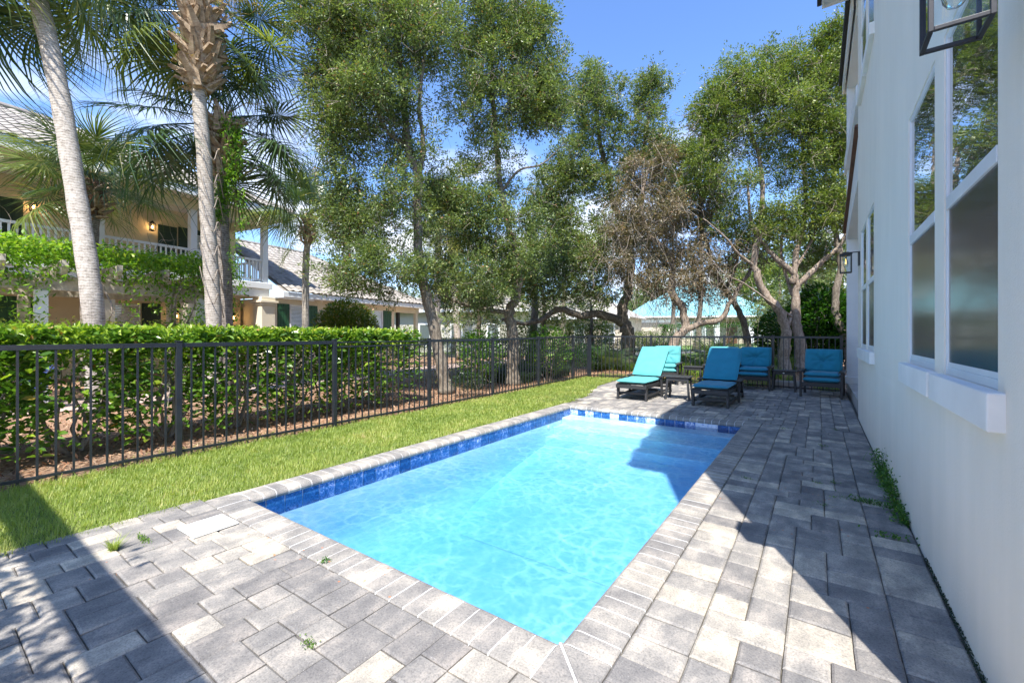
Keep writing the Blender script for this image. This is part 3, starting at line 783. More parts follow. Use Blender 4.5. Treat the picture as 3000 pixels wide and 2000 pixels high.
# local x points to the pool; run direction = local y
coping_run(PXL, PYF, math.pi, 0) if False else None
def run(px, py, dx, dy, L):
    # pool lies on local +x side ; local y = (dx,dy)
    ang = math.atan2(-dx, dy); coping_run(px, py, ang, L)
run(PXL, PYN, 0, 1, PYF - PYN)                 # left side, pool at +x
run(PXR, PYF, 0, -1, PYF - PYN)                # right side, pool at -x
run(PXR, PYN, -1, 0, PXR - PXL)                # near side, pool at +y
run(PXL, PYF, 1, 0, PXR - PXL)                 # far side
# mitred corner stones
for cx, cy, sx, sy in ((PXL, PYN, -1, -1), (PXR, PYN, 1, -1), (PXR, PYF, 1, 1), (PXL, PYF, -1, 1)):
    for flip in (0, 1):
        a = (CW * 1.0, .004); tri = [(.006, .0), (CW, .003), (CW, CW - .006)] if not flip else [(0, .006), (.003, CW), (CW - .006, CW)]
        m = MB(); vs = [(cx - PXL + sx * p, cy - PYN + sy * q, z) for z in (-.057, -.004, ) for p, q in tri]
        c0 = (sum(t[0] for t in tri) / 3, sum(t[1] for t in tri) / 3)
        vs += [(cx - PXL + sx * (p + (c0[0] - p) * .05), cy - PYN + sy * (q + (c0[1] - q) * .05), .002) for p, q in tri]
        fs = [(6, 7, 8)] + [f for k in range(3) for f in ((k, (k+1) % 3, 3 + (k+1) % 3, 3 + k), (3 + k, 3 + (k+1) % 3, 6 + (k+1) % 3, 6 + k))]
        if (sx * sy > 0) != bool(flip): fs = [f[::-1] for f in fs]
        m.add(vs, fs, random.uniform(.3, .7)); m.build('coping_brick', M['coping'], pool)
    m = MB(); m.box((cx - PXL + min(0, sx * CW) + .001, cy - PYN + min(0, sy * CW) + .001, -.0572), (cx - PXL + max(0, sx * CW) - .001, cy - PYN + max(0, sy * CW) - .001, -.003))
    m.build('coping_grout', M['grout'], pool)
b = MB(); b.lathe([(0, 0), (.03, 0), (.055, -.004), (.06, -.017)], 16, (PXL + .30, PYN + .62, FL + .014)); pbuild(b, 'floor_return', M['plastic_white'], smooth=True)
b = MB(); b.lathe([(.04, 0), (.035, .008), (.02, .010), (0, .010)], 14, (0, 0, 0))
pbuild_o = b.build('wall_return', M['plastic_white'], pool, loc=(o_ * -1 + .004, PYF - PYN - .75, -.26), rot=(0, R(90), 0))
wb_ = MB(); wb_.box((x0 + .0015, y0 + .0015, FL - .03), (x1 - .0015, y1 - .0015, WATER_Z)); vs, fs = wb_.v, wb_.f
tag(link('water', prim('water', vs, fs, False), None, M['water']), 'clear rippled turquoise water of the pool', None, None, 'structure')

# skimmer lid
cx, cy = lcx, lcy
e1 = (LID[1] - LID[0]); ang = math.atan2(e1.y, e1.x); w1 = e1.length; w2 = (LID[3] - LID[0]).length
b = MB(); b.box((-w1/2, -w2/2, .0), (w1/2, w2/2, .012))
lid = empty('skimmer_lid', (cx, cy, .002), ang, 'flat white plastic skimmer lid lying on the pavers by the near pool corner', 'lid')
b.build('plate', M['plastic_white'], lid, bevel=.003)
b = MB(); b.lathe([(0, .0), (.007, .0), (.007, .0006)], 10, (0, 0, .0124)); b.build('finger_hole', M['dark'], lid)

# ================================================================ WHITE HOUSE
hs = empty('white_house', (WX, 1.62, 0), 0, 'tall white stucco house along the right side of the patio', 'house')
def hb(mb, name, m, **k):
    mb.v = [(a - WX, b_ - 1.62, c) for a, b_, c in mb.v]; return mb.build(name, m, hs, **k)
Y0, Y1 = 1.62, 8.5
WIN = [(2.19, 2.97), (3.18, 3.99), (6.23, 6.98), (7.17, 7.92)]
ybr = [Y0] + [v for w in WIN for v in w] + [Y1]
zbr = [-.1, 1.085, 2.74, 4.70, 6.35, 6.95]
b = MB()
for i in range(len(ybr) - 1):
    for j in range(len(zbr) - 1):
        hole = (i % 2 == 1) and (j == 1 or j == 3)
        ya, yb, za, zb = ybr[i], ybr[i+1], zbr[j], zbr[j+1]
        if not hole: b.add([(WX, ya, za), (WX, ya, zb), (WX, yb, zb), (WX, yb, za)], [(0, 3, 2, 1)])
        else:
            D_ = .07
            b.add([(WX, ya, za), (WX + D_, ya, za), (WX + D_, ya, zb), (WX, ya, zb), (WX, yb, za), (WX + D_, yb, za), (WX + D_, yb, zb), (WX, yb, zb)],
                  [(0, 1, 2, 3), (7, 6, 5, 4), (0, 4, 5, 1), (3, 2, 6, 7)])
b.add([(WX, Y0, -.1), (7, Y0, -.1), (7, Y0, 6.95), (WX, Y0, 6.95)], [(0, 1, 2, 3)])
b.add([(WX, Y1, -.1), (1.9, Y1, -.1), (1.9, Y1, 6.95), (WX, Y1, 6.95)], [(3, 2, 1, 0)])
b.add([(7, Y0, -.1), (7, 12.4, -.1), (7, 12.4, 6.95), (7, Y0, 6.95)], [(0, 1, 2, 3)])
hb(b, 'wall', M['stucco'])
def house_window(ya, yb, za, zb):
    f = MB(); X = WX + .005; t = .026
    f.box((X, ya + .001, za + .001), (X + .05, ya + t, zb - .001)); f.box((X, yb - t, za + .001), (X + .05, yb - .001, zb - .001))
    f.box((X + .001, ya + t, za + .001), (X + .05, yb - t, za + t + .01)); f.box((X + .001, ya + t, zb - t), (X + .05, yb - t, zb - .001))
    zm = za + (zb - za) * .50
    f.box((X - .004, ya + t, zm - .03), (X + .048, yb - t, zm + .03))
    # inner sash stiles, lower screen frame
    s = .016
    f.box((X + .012, ya + t, zm + .03), (X + .044, ya + t + s, zb - t)); f.box((X + .012, yb - t - s, zm + .03), (X + .044, yb - t, zb - t))
    f.box((X + .004, ya + t, za + t + .01), (X + .04, ya + t + s * .8, zm - .03)); f.box((X + .004, yb - t - s * .8, za + t + .01), (X + .04, yb - t, zm - .03))
    f.box((X + .004, ya + t + s * .8, za + t + .01), (X + .04, yb - t - s * .8, za + t + .035))
    win = hb(f, 'window', M['vinyl'], bevel=.003)
    g = MB(); g.box((X + .010, ya + t, zm + .025), (X + .014, yb - t, zb - t + .005)); g.v = [(a - WX, b_ - 1.62, c) for a, b_, c in g.v]
    g.build('pane', M['glass'], win)
    g = MB(); g.box((X + .006, ya + t, za + t), (X + .009, yb - t, zm - .025)); g.v = [(a - WX, b_ - 1.62, c) for a, b_, c in g.v]
    g.build('screen', M['screen'], win)
    sb = MB(); sb.box((WX - .045, ya - .075, za - .135), (WX + .012, yb + .075, za - .002)); sb.v = [(a - WX, b_ - 1.62, c) for a, b_, c in sb.v]
    sb.build('sill', M['sill'], win, bevel=.006)
for ya, yb in WIN:
    house_window(ya, yb, 1.085, 2.74); house_window(ya, yb, 4.70, 6.35)
# roof of the main block with fascia, soffit and gutter
b = MB(); EX = .065
b.add([(EX, 1.62, 7.0), (EX, 9.25, 7.0), (7.4, 9.25, 7.0), (7.4, 1.62, 7.0), (EX, 1.62, 7.12), (EX, 9.25, 7.12), (3.6, 7.4, 9.0), (3.6, 1.62, 9.0), (7.4, 9.25, 7.12), (7.4, 1.62, 7.12)],
      [(4, 7, 6, 5), (5, 6, 8), (6, 7, 9, 8), (0, 4, 5, 1), (1, 5, 8, 2), (2, 8, 9, 3), (0, 3, 9, 7, 4)])
hb(b, 'roof', M['roof_dark'])
b = MB(); b.box((EX + .03, 1.66, 6.952), (WX + .6, 9.21, 6.996)); hb(b, 'soffit', M['white_trim'])
b = MB(); b.box((EX, 1.625, 6.90), (EX + .028, 9.24, 6.998)); b.box((EX + .03, 9.212, 6.90), (WX + 1.4, 9.24, 6.998)); b.box((EX + .03, 1.63, 6.90), (WX + .3, 1.655, 6.998)); hb(b, 'fascia', M['white_trim'])
b = MB(); b.box((EX - .07, 1.63, 6.96), (EX - .002, 9.24, 7.09)); hb(b, 'gutter', M['roof_dark'], bevel=.012)
# rear two-storey porch: slab, column, beam, roofs
b = MB(); b.box((WX + .03, 8.502, -.1), (3.2, 12.35, .205)); hb(b, 'porch_slab', M['concrete'], bevel=.008)
b = MB(); b.box((WX + .02, 11.93, .33), (WX + .30, 12.21, 6.62)); b.box((WX - .012, 11.90, .206), (WX + .33, 12.24, .36)); hb(b, 'porch_column', M['white_trim'], bevel=.006)
b = MB(); b.box((WX - .02, 8.6, 4.84), (WX + .34, 12.26, 5.15)); hb(b, 'balcony_beam', M['white_trim'], bevel=.006)
b = MB(); b.add([(WX + .015, 8.504, 3.75), (WX + .015, 12.3, 3.30), (WX + .9, 12.3, 3.30), (WX + .9, 8.504, 3.75), (WX + .015, 8.504, 4.45), (WX + .015, 12.3, 3.55), (WX + .9, 12.3, 3.55), (WX + .9, 8.504, 4.45)],
      [(3, 2, 1, 0), (4, 5, 6, 7), (0, 1, 5, 4), (1, 2, 6, 5), (2, 3, 7, 6), (3, 0, 4, 7)]); hb(b, 'porch_gable', M['white_trim'])
b = MB(); b.beam((WX - .01, 8.51, 4.48), (WX - .01, 12.4, 3.58), .06, .05); hb(b, 'rake_trim', M['door_wood'])
b = MB(); b.add([(WX - .06, 8.6, 7.02), (WX - .06, 12.42, 7.02), (4, 12.42, 7.02), (4, 9.3, 7.02), (WX - .06, 8.6, 7.1), (WX - .06, 12.42, 7.1), (3, 10.5, 8.3), (3, 9.3, 8.3), (4, 12.42, 7.1)],
      [(4, 7, 6, 5), (5, 6, 8), (0, 4, 5, 1), (1, 5, 8, 2), (0, 1, 2, 3)]); hb(b, 'porch_roof', M['roof_dark'])
b = MB(); b.box((WX - .05, 9.26, 6.72), (WX - .012, 12.40, 7.018)); b.box((WX + .02, 9.28, 6.62), (WX + .30, 12.22, 6.93)); b.box((WX - .01, 12.37, 6.72), (WX + 2, 12.40, 7.018)); hb(b, 'porch_fascia', M['white_trim'])
b = MB(); b.box((WX - .115, 9.27, 6.93), (WX - .055, 12.42, 7.05)); hb(b, 'porch_gutter', M['roof_dark'], bevel=.01)
b = MB(); b.box((WX - .011, 9.26, 6.94), (WX + 2.2, 12.36, 6.965)); hb(b, 'porch_ceiling', M['white_trim'])
b = MB(); b.box((1.95, 8.52, -.1), (2.05, 12.3, 6.9)); hb(b, 'porch_wall', M['stucco'])

def wall_lantern(loc, label, lit=True):
    r = empty('wall_lantern', loc, 0, label, 'lantern', 'black box lanterns on the white house')
    w, h, t = .065, .27, .0065
    f = MB()
    for a in (-1, 1):
        for c in (-1, 1): f.box((a * w - t, c * w - t, 0), (a * w + t, c * w + t, h))
        f.box((-w + t, a * w - t, .0005), (w - t, a * w + t, 2 * t)); f.box((a * w - t, -w + t, .0005), (a * w + t, w - t, 2 * t))
        f.box((-w + t, a * w - t, h - 2 * t), (w - t, a * w + t, h - .0005)); f.box((a * w - t, -w + t, h - 2 * t), (a * w + t, w - t, h - .0005))
    f.build('frame', M['black_metal'], r, bevel=.0015)
    g = MB()
    for a in (-1, 1):
        g.add([(a * (w - .001), -w + t, 2*t), (a * (w - .001), w - t, 2*t), (a * (w - .001), w - t, h - 2*t), (a * (w - .001), -w + t, h - 2*t)], [(0, 1, 2, 3)])
        g.add([(-w + t, a * (w - .001), 2*t), (w - t, a * (w - .001), 2*t), (w - t, a * (w - .001), h - 2*t), (-w + t, a * (w - .001), h - 2*t)], [(0, 1, 2, 3)])
    g.build('glass', M['clear'], r)
    b = MB(); b.box((-w - .012, -w - .012, h + .0005), (w + .012, w + .012, h + .014)); b.box((-.035, -.035, h + .0145), (.035, .035, h + .04)); b.build('cap', M['black_metal'], r, bevel=.002)
    b = MB(); b.lathe([(.014, h), (.014, h - .04), (.011, h - .045)], 12); b.build('socket', M['bulb_metal'], r, smooth=True)
    bl = MB(); bl.lathe([(.012, h - .045), (.014, h - .06), (.024, h - .085), (.031, h - .11), (.033, h - .135), (.029, h - .16), (.018, h - .178), (.001, h - .184)], 18)
    bo = bl.build('bulb', M['clear'], r, smooth=True)
    fi = MB()
    for k in range(5):
        a = k * 1.256; fi.tube([(.004 * math.cos(a), .004 * math.sin(a), h - .06), (.008 * math.cos(a), .008 * math.sin(a), h - .14)], .0011, 4)
    fi.build('filament', M['filament'], bo)
    b = MB(); b.box((WX - loc[0] - .022, -.06, .10), (WX - loc[0] - .001, .06, .30)); b.beam((.0, 0, h + .03), (WX - loc[0] - .02, 0, h + .03), .014, .014); b.beam((WX - loc[0] - .012, 0, h + .037), (WX - loc[0] - .012, 0, .28), .014, .012)
    b.build('wall_bracket', M['black_metal'], r, bevel=.002)
    return r
wall_lantern((.345, 1.865, 2.19), 'black box lantern with clear bulb close above the near windows')
l2 = wall_lantern((.345, 8.15, 2.19), 'small black box lantern past the far windows near the porch')

# ================================================================ FENCE
def fence(name, pts, label, npick, top, doubles=()):
    """pts = list of (x, y) post positions"""
    x0, y0 = pts[0]; root = empty(name, (x0, y0, 0), 0, label, 'fence', 'black metal picket fence panels')
    pw = .026
    def at_(x, y): return Vector((x - x0, y - y0, 0))
    zb = lambda x, y: hgt(0, y) - .035
    for x, y in pts:
        b = MB(); z = zb(x, y); b.box((x - x0 - pw, y - y0 - pw, z - .05), (x - x0 + pw, y - y0 + pw, z + top + .035)); b.box((x - x0 - pw - .004, y - y0 - pw - .004, z + top + .035), (x - x0 + pw + .004, y - y0 + pw + .004, z + top + .047))
        b.build('post', M['fence'], root, bevel=.003)
    for k in range(len(pts) - 1):
        a, c = Vector((*pts[k], 0)), Vector((*pts[k+1], 0)); d = (c - a).normalized(); L = (c - a).length
        a2, c2 = a + d * pw, c - d * pw
        def P(p, z): return (p.x - x0, p.y - y0, zb(p.x, p.y) + z)
        w = .020
        b = MB(); b.beam(P(a2, top), P(c2, top), .026, w if k in doubles else .046)
        b.build('rail', M['fence'], root, bevel=.002)
        if k in doubles:
            b = MB(); b.beam(P(a2, top - .062), P(c2, top - .062), .026, .022); b.build('rail', M['fence'], root, bevel=.002)
        b = MB(); b.beam(P(a2, .065), P(c2, .065), .026, .026); b.build('rail', M['fence'], root, bevel=.002)
        n = npick if isinstance(npick, int) else npick[k]
        for i in range(n):
            p = a.lerp(c, (i + 1) / (n + 1))
            b = MB(); z = zb(p.x, p.y)
            b.box((-.008, -.008, .0), (.008, .008, top - (.075 if k in doubles else .024)))
            b.build('picket', M['fence'], root, loc=(p.x - x0, p.y - y0, z))
    return root
fence('metal_fence', [(FX, -1.91), (FX, -.08), (FX, 1.75), (FX, 3.58), (FX, 5.41), (FX, 7.24), (FX, 9.07), (FX, 10.9), (FX, FY)],
      'black metal picket fence along the lawn on the left', [15] * 7 + [8], 1.20, (3,))
fence('metal_fence', [(FX + .06, FY + .002), (FX + 1.86, FY), (FX + 3.69, FY - .05), (-.05 - .8, FY - .1), (.42, FY - .25)],
      'black metal picket fence behind the lounge chairs at the back of the patio', [14, 15, 9, 11], 1.20)
# ================================================================ YELLOW HOUSE
HO = Vector((-17.4, 8.28, 0)); HTH = math.atan2(-.99, .14)
yh = empty('yellow_house', HO, HTH, 'two storey yellow stucco house with white balcony and grey tile roof on the left', 'house')
def yb_(m, name, mt, **k): return m.build(name, mt, yh, **k)
def Bx(name, a, b, mt, **k): m = MB(); m.box(a, b); return m.build(name, mt, k.pop('parent', yh), **k)
Bx('upper_wall', (0, -8, 3.0), (15, -2.0, 5.9), M['yellow_stucco'])
Bx('ground_wall', (-.2, -8, -.1), (15, -2.003, 2.98), M['yellow_stucco'])
Bx('wing_wall', (-7.1, -7.5, -.1), (-.36, -.003, 2.72), M['cream_stucco'])
Bx('balcony_floor', (-.12, -2.02, 3.0), (15, .18, 3.24), M['white_trim'], bevel=.02)
Bx('balcony_beam', (-.05, -.14, 2.70), (15, .10, 2.995), M['white_trim'], bevel=.01)
Bx('balcony_side_beam', (-.05, -1.99, 2.70), (.16, -.145, 2.99), M['white_trim'])
Bx('porch_beam', (-.02, -.13, 5.42), (15, .11, 5.74), M['cream_stucco'], bevel=.01)
Bx('porch_side_beam', (-.02, -1.99, 5.42), (.2, -.135, 5.74), M['cream_stucco'])
Bx('soffit', (-.62, -2.2, 5.745), (15, .60, 5.78), M['soffit'])
Bx('fascia', (-.66, .605, 5.74), (15, .64, 6.02), M['white_trim'])
Bx('fascia', (-.66, -8.6, 5.74), (-.625, .60, 6.02), M['white_trim'])
for s in (.1, 2.58, 4.98, 7.4, 9.8):
    Bx('balcony_post', (s - .1, -.1, 3.245), (s + .1, .1, 5.418), M['white_trim'], bevel=.01)
    m = MB(); m.box((s - .27, -.27, -.1), (s + .27, .27, 2.38)); m.box((s - .31, -.31, 2.385), (s + .31, .31, 2.47)); m.box((s - .36, -.36, 2.475), (s + .36, .36, 2.56)); m.box((s - .28, -.28, 2.565), (s + .28, .28, 2.698))
    yb_(m, 'porch_pillar', M['cream_stucco'], bevel=.012)
Bx('top_rail', (.0, -.03, 4.05), (12, .04, 4.12), M['white_trim']); Bx('bottom_rail', (.0, -.02, 3.33), (12, .03, 3.38), M['white_trim'])
Bx('top_rail', (.06, -1.98, 4.05), (.13, -.04, 4.12), M['white_trim']); Bx('bottom_rail', (.07, -1.98, 3.33), (.12, -.04, 3.38), M['white_trim'])
bal = MB(); bal.box((-.019, -.019, 3.382), (.019, .019, 4.048)); bme = bal.mesh('baluster'); bme.materials.append(M['white_trim'])
for i in range(84):
    s = .26 + i * .14
    if min(abs(s - q) for q in (.1, 2.58, 4.98, 7.4, 9.8)) > .12: link('baluster', bme, yh, None, (s, 0, 0))
for i in range(13): link('baluster', bme, yh, None, (.095, -1.85 + i * .14, 0))
def shutter(s0, s1, y, z0, z1, mt):
    m = MB(); n = 4; w = (s1 - s0) / n
    o = Bx('shutter', (s0, y + .002, z0), (s1, y + .022, z1), mt)
    for i in range(n): Bx('board', (s0 + i * w + .006, y + .0225, z0), (s0 + (i + 1) * w - .006, y + .034, z1), mt, parent=o)
    for zz in (z0 + .15, z1 - .22): Bx('batten', (s0 + .01, y + .0345, zz), (s1 - .01, y + .052, zz + .10), mt, parent=o)
def blind_window(s0, s1, y, z0, z1, nm='window'):
    m = MB(); t = .05
    for a, b in (((s0, z0), (s0 + t, z1)), ((s1 - t, z0), (s1, z1)), ((s0 + t, z0), (s1 - t, z0 + t)), ((s0 + t, z1 - t), (s1 - t, z1))): m.box((a[0], y + .001, a[1]), (b[0], y + .05, b[1]))
    o = yb_(m, nm, M['white_trim'])
    Bx('pane', (s0 + t, y + .004, z0 + t), (s1 - t, y + .008, z1 - t), M['glass_far'], parent=o)
    m = MB(); k = int((z1 - z0 - 2 * t) / .055)
    for i in range(k):
        z = z0 + t + .02 + i * .055; m.add([(s0 + t + .01, y + .010, z + .040), (s1 - t - .01, y + .010, z + .040), (s1 - t - .01, y + .026, z), (s0 + t + .01, y + .026, z)], [(0, 3, 2, 1)])
    tag(m.build('blind', M['white_trim'], o), kind='stuff')
shutter(5.94, 6.75, -2.0, 3.35, 5.09, M['shutter_dark']); shutter(2.10, 2.68, -2.0, 3.3, 5.15, M['shutter_dark'])
Bx('door', (1.15, -1.999, 3.25), (2.05, -1.95, 5.2), M['shutter_dark'])
blind_window(1.30, 1.72, -1.945, 3.5, 5.0, 'door_window'); blind_window(6.8, 7.8, -2.0, 3.4, 5.1)
shutter(-.94, -.44, 0, .9, 2.50, M['shutter']); blind_window(-1.62, -.97, 0, .95, 2.48); shutter(-2.28, -1.66, 0, .9, 2.50, M['shutter'])
shutter(-5.28, -4.75, 0, .9, 2.50, M['shutter']); blind_window(-6.2, -5.33, 0, .95, 2.48); shutter(-6.84, -6.25, 0, .9, 2.50, M['shutter'])
blind_window(6.6, 7.9, -2.0, .6, 2.3); shutter(5.5, 6.5, -2.0, .5, 2.35, M['shutter']); blind_window(3.2, 4.0, -2.0, .6, 2.3); shutter(2.6, 3.15, -2.0, .5, 2.35, M['shutter_dark'])
Bx('door', (.95, -1.999, .0), (1.2, -1.95, 2.1), M['door_wood']); blind_window(.25, .9, -2.0, .2, 2.15, 'door_window')
Bx('wing_fascia', (-9.0, .545, 2.74), (-.30, .58, 2.93), M['white_trim']); Bx('wing_soffit', (-9.0, .0, 2.725), (-.36, .54, 2.738), M['white_trim'])
Bx('wing_end_beam', (-9.0, -.12, 2.45), (-7.104, .1, 2.722), M['cream_stucco']); Bx('dark_post', (-7.45, -.1, -.1), (-7.3, .06, 2.448), M['dark']); Bx('dark_post', (-8.95, -.1, -.1), (-8.75, .06, 2.448), M['cream_stucco'])
# roofs: boards and individual S-shaped tiles
def slope_roof(name, corners):
    m = MB(); m.add(corners, [tuple(range(len(corners)))]); return yb_(m, name, M['roof_tile'])
UP0, UP1 = (0.64, 6.03), (-4.2, 8.35)
slope_roof('roof', [(-.66, .64, 6.03), (15, .64, 6.03), (15, -4.2, 8.35), (4.2, -4.2, 8.35)])
slope_roof('roof', [(-.66, .64, 6.03), (4.2, -4.2, 8.35), (-.66, -9, 6.03)])
LW0, LW1 = (0.58, 2.95), (-4.0, 5.5)
slope_roof('wing_roof', [(-.30, .58, 2.95), (-.30, -4.0, 5.5), (-4.6, -4.0, 5.5), (-9.05, .58, 2.95)])
slope_roof('wing_roof', [(-9.05, .58, 2.95), (-4.6, -4.0, 5.5), (-9.05, -8.5, 2.95)])
def tile_mesh():
    n = 7; w = .30; L = .40; vs = []
    for y, z in ((0, .035), (L, .012)):
        for i in range(n): x = w * i / (n - 1); vs.append((x, y, z + .028 * math.sin(2 * math.pi * i / (n - 1) + .6)))
    for i in range(n): x = w * i / (n - 1); vs.append((x, 0, .0 + .028 * math.sin(2 * math.pi * i / (n - 1) + .6)))
    fs = [(i, i + 1, n + i + 1, n + i) for i in range(n - 1)] + [(2*n + i, 2*n + i + 1, i + 1, i) for i in range(n - 1)]
    me = prim('roof_tile', vs, fs, False); me.materials.append(M['roof_tile']); return me
tm = tile_mesh(); allt = []
def collect(e0, e1, sa, sb, inside):
    dy, dz = e1[0] - e0[0], e1[1] - e0[1]; L = math.hypot(dy, dz); ang = math.atan2(dz, -dy); st = .345; rows = int(L / st)
    for r in range(rows):
        t = r * st / L; y = e0[0] + dy * t; z = e0[1] + dz * t
        k = 0; s = sa + (.0 if True else 0)
        while s < sb - .15:
            if inside(s + .15, t + .5 * st / L): allt.append((s, y + .03, z + .01, ang))
            s += .297
collect(UP0, UP1, -.66, 14.6, lambda s, t: s > -.66 + t * 4.86)
collect(LW0, LW1, -9.05, -.40, lambda s, t: s > -9.05 + t * 4.45)
hm = Matrix.Translation(HO) @ Matrix.Rotation(HTH, 4, 'Z')
def vis(tl):
    p = hm @ Vector(tl[:3]); d = -p.x * sy_ + p.y * cy_; k = (p.x * cy_ + p.y * sy_) / d * F
    return (0 if (-1530 < k < 1500 and d > 1) else 100) + d
allt.sort(key=vis)
rest = MB()
for i, (s, y, z, ang) in enumerate(allt):
    rot = (math.pi - ang, 0, 0)
    Rm = Matrix.Translation((s, y, z)) @ Matrix(((1, 0, 0, 0), (0, -math.cos(ang), math.sin(ang) * 1.0, 0), (0, math.sin(ang), math.cos(ang), 0), (0, 0, 0, 1)))
    if i < 298:
        o = link('roof_tile', tm, yh); o.matrix_local = Rm @ Matrix.Translation((0, random.uniform(-.006, .006), 0))
    else: rest.add([Rm @ v.co for v in tm.vertices], [tuple(p.vertices) for p in tm.polygons])
tag(rest.build('roof_tiling', M['roof_tile'], yh), kind='stuff')
m = MB(); m.tube([(-.34, -4.0, 5.53), (-4.6, -4.0, 5.53)], .09, 8); m.tube([(-4.6, -4.0, 5.53), (-9.05, .58, 2.99)], .08, 8); yb_(m, 'ridge_tiles', M['roof_tile'])
m = MB(); m.tube([(15, -4.2, 8.4), (4.2, -4.2, 8.4)], .1, 8); m.tube([(4.2, -4.2, 8.38), (-.66, .64, 6.07)], .08, 8); yb_(m, 'ridge_tiles', M['roof_tile'])

def carriage_lantern(local, label):
    p = hm @ Vector(local); r = empty('carriage_lantern', p, HTH, label, 'lantern', 'lit carriage lanterns on the yellow house')
    m = MB()
    for a in (-1, 1):
        for c in (-1, 1): m.beam((a * .055, .12 + c * .055, -.12), (a * .075, .12 + c * .075, .10), .012, .012)
    m.lathe([(.0, .22), (.03, .19), (.09, .12), (.10, .10), (.0, .10)], 8, (0, .12, 0)); m.lathe([(.0, -.16), (.05, -.14), (.075, -.12), (0, -.12)], 8, (0, .12, 0)); m.box((-.05, .003, -.12), (.05, .02, .1)); m.beam((0, .02, .15), (0, .12, .17), .015, .015)
    m.build('housing', M['black_metal'], r)
    m = MB(); m.lathe([(.001, -.06), (.022, -.045), (.03, -.01), (.018, .03), (.001, .06)], 10, (0, .12, 0)); m.build('lamp', M['flame'], r, smooth=True)
    ld_ = bpy.data.lights.new('lantern_light', 'POINT'); ld_.energy = 2.5; ld_.color = (1, .62, .28); ld_.shadow_soft_size = .05
    lo = bpy.data.objects.new('lantern_light', ld_); C.objects.link(lo); lo.parent = r; lo.location = (0, .12, 0.0)
    return r
carriage_lantern((5.76, -2.0, 4.95), 'lit black lantern on the upper yellow wall beside the leftmost dark shutter')
carriage_lantern((2.89, -2.0, 5.0), 'lit black lantern on the upper yellow wall behind the palm fronds')
carriage_lantern((2.15, -2.0, 1.95), 'lit black lantern low on the yellow wall behind the pergola vines')
carriage_lantern((.62, -1.98, 1.95) if False else (.05 + .1, -1.99, 1.95), 'lit black lantern in the ground floor porch beside the blinds')

# white slatted chair on the balcony
ch = empty('balcony_chair', hm @ Vector((1.0, -.9, 3.24)), HTH + .6, 'white slatted armchair standing on the balcony of the yellow house', 'chair')
m = MB(); m.box((-.28, -.25, .36), (.28, .25, .40)); m.build('seat', M['white_trim'], ch)
for i in range(5): m = MB(); m.beam((-.24 + i * .12, -.22, .38), (-.24 + i * .12, -.45, 1.0), .09, .02, (0, 1, 0)); m.build('back_slat', M['white_trim'], ch)
for a in (-1, 1):
    m = MB(); m.box((a * .30 - .03, -.3, .58), (a * .30 + .03, .3, .61)); m.build('armrest', M['white_trim'], ch)
    m = MB(); m.box((a * .29 - .02, .2, 0), (a * .29 + .02, .25, .579)); m.build('leg', M['white_trim'], ch)
    m = MB(); m.box((a * .29 - .02, -.27, 0), (a * .29 + .02, -.22, .579)); m.build('leg', M['white_trim'], ch)

# ---------------------------------------------------------------- pergola and its vine
pg = empty('pergola', (-12, 0, 0), 0, 'weathered wooden pergola in front of the yellow house', 'pergola')
for x in (0, -1.9):
    m = MB(); m.box((x - .05, -2, 2.12), (x + .05, 4.75, 2.40)); m.build('beam', M['weathered'], pg, bevel=.01)
for y in (4.2, 1.6, -1.0):
    for x in (-.02, -1.9):
        m = MB(); m.box((x - .09, y - .09, -.1), (x + .09, y + .09, 2.118)); m.build('post', M['white_trim'] if x > -1 else M['weathered'], pg, bevel=.01)
for i in range(9):
    y = 4.55 - .78 * i - .35
    m = MB(); m.add([(.42, y - .045, 2.56), (.42, y - .045, 2.68), (-2.4, y - .045, 2.68), (-2.4, y - .045, 2.41), (.30, y - .045, 2.41), (.42, y + .045, 2.56), (.42, y + .045, 2.68), (-2.4, y + .045, 2.68), (-2.4, y + .045, 2.41), (.30, y + .045, 2.41)],
                    [(0, 1, 2, 3, 4), (9, 8, 7, 6, 5), (0, 5, 6, 1), (1, 6, 7, 2), (2, 7, 8, 3), (3, 8, 9, 4), (4, 9, 5, 0)]); m.build('rafter', M['weathered'], pg)
vn = empty('climbing_vine', (-12, 1.5, 2.4), 0, 'bright green climbing vine heaped over the pergola', 'vine')
n = 17000
vp = np.stack([rng.uniform(-2.1, .35, n), rng.uniform(-3.5, 3.3, n), rng.uniform(0, 1, n)], 1)
prof_ = np.array([.34 + .24 * mnoise.noise(Vector((x * .8, y * .9, 1))) + .16 * mnoise.noise(Vector((x * 3, y * 3, 5))) for x, y in zip(vp[:, 0], vp[:, 1])])
vp[:, 2] = .30 + np.maximum(.12, prof_ + .08) * .95 * vp[:, 2] ** .6
k = rng.uniform(size=n) < .18
vp[k, 0] = rng.uniform(.05, .5, k.sum()); vp[k, 2] = rng.uniform(-.1, .6, k.sum())
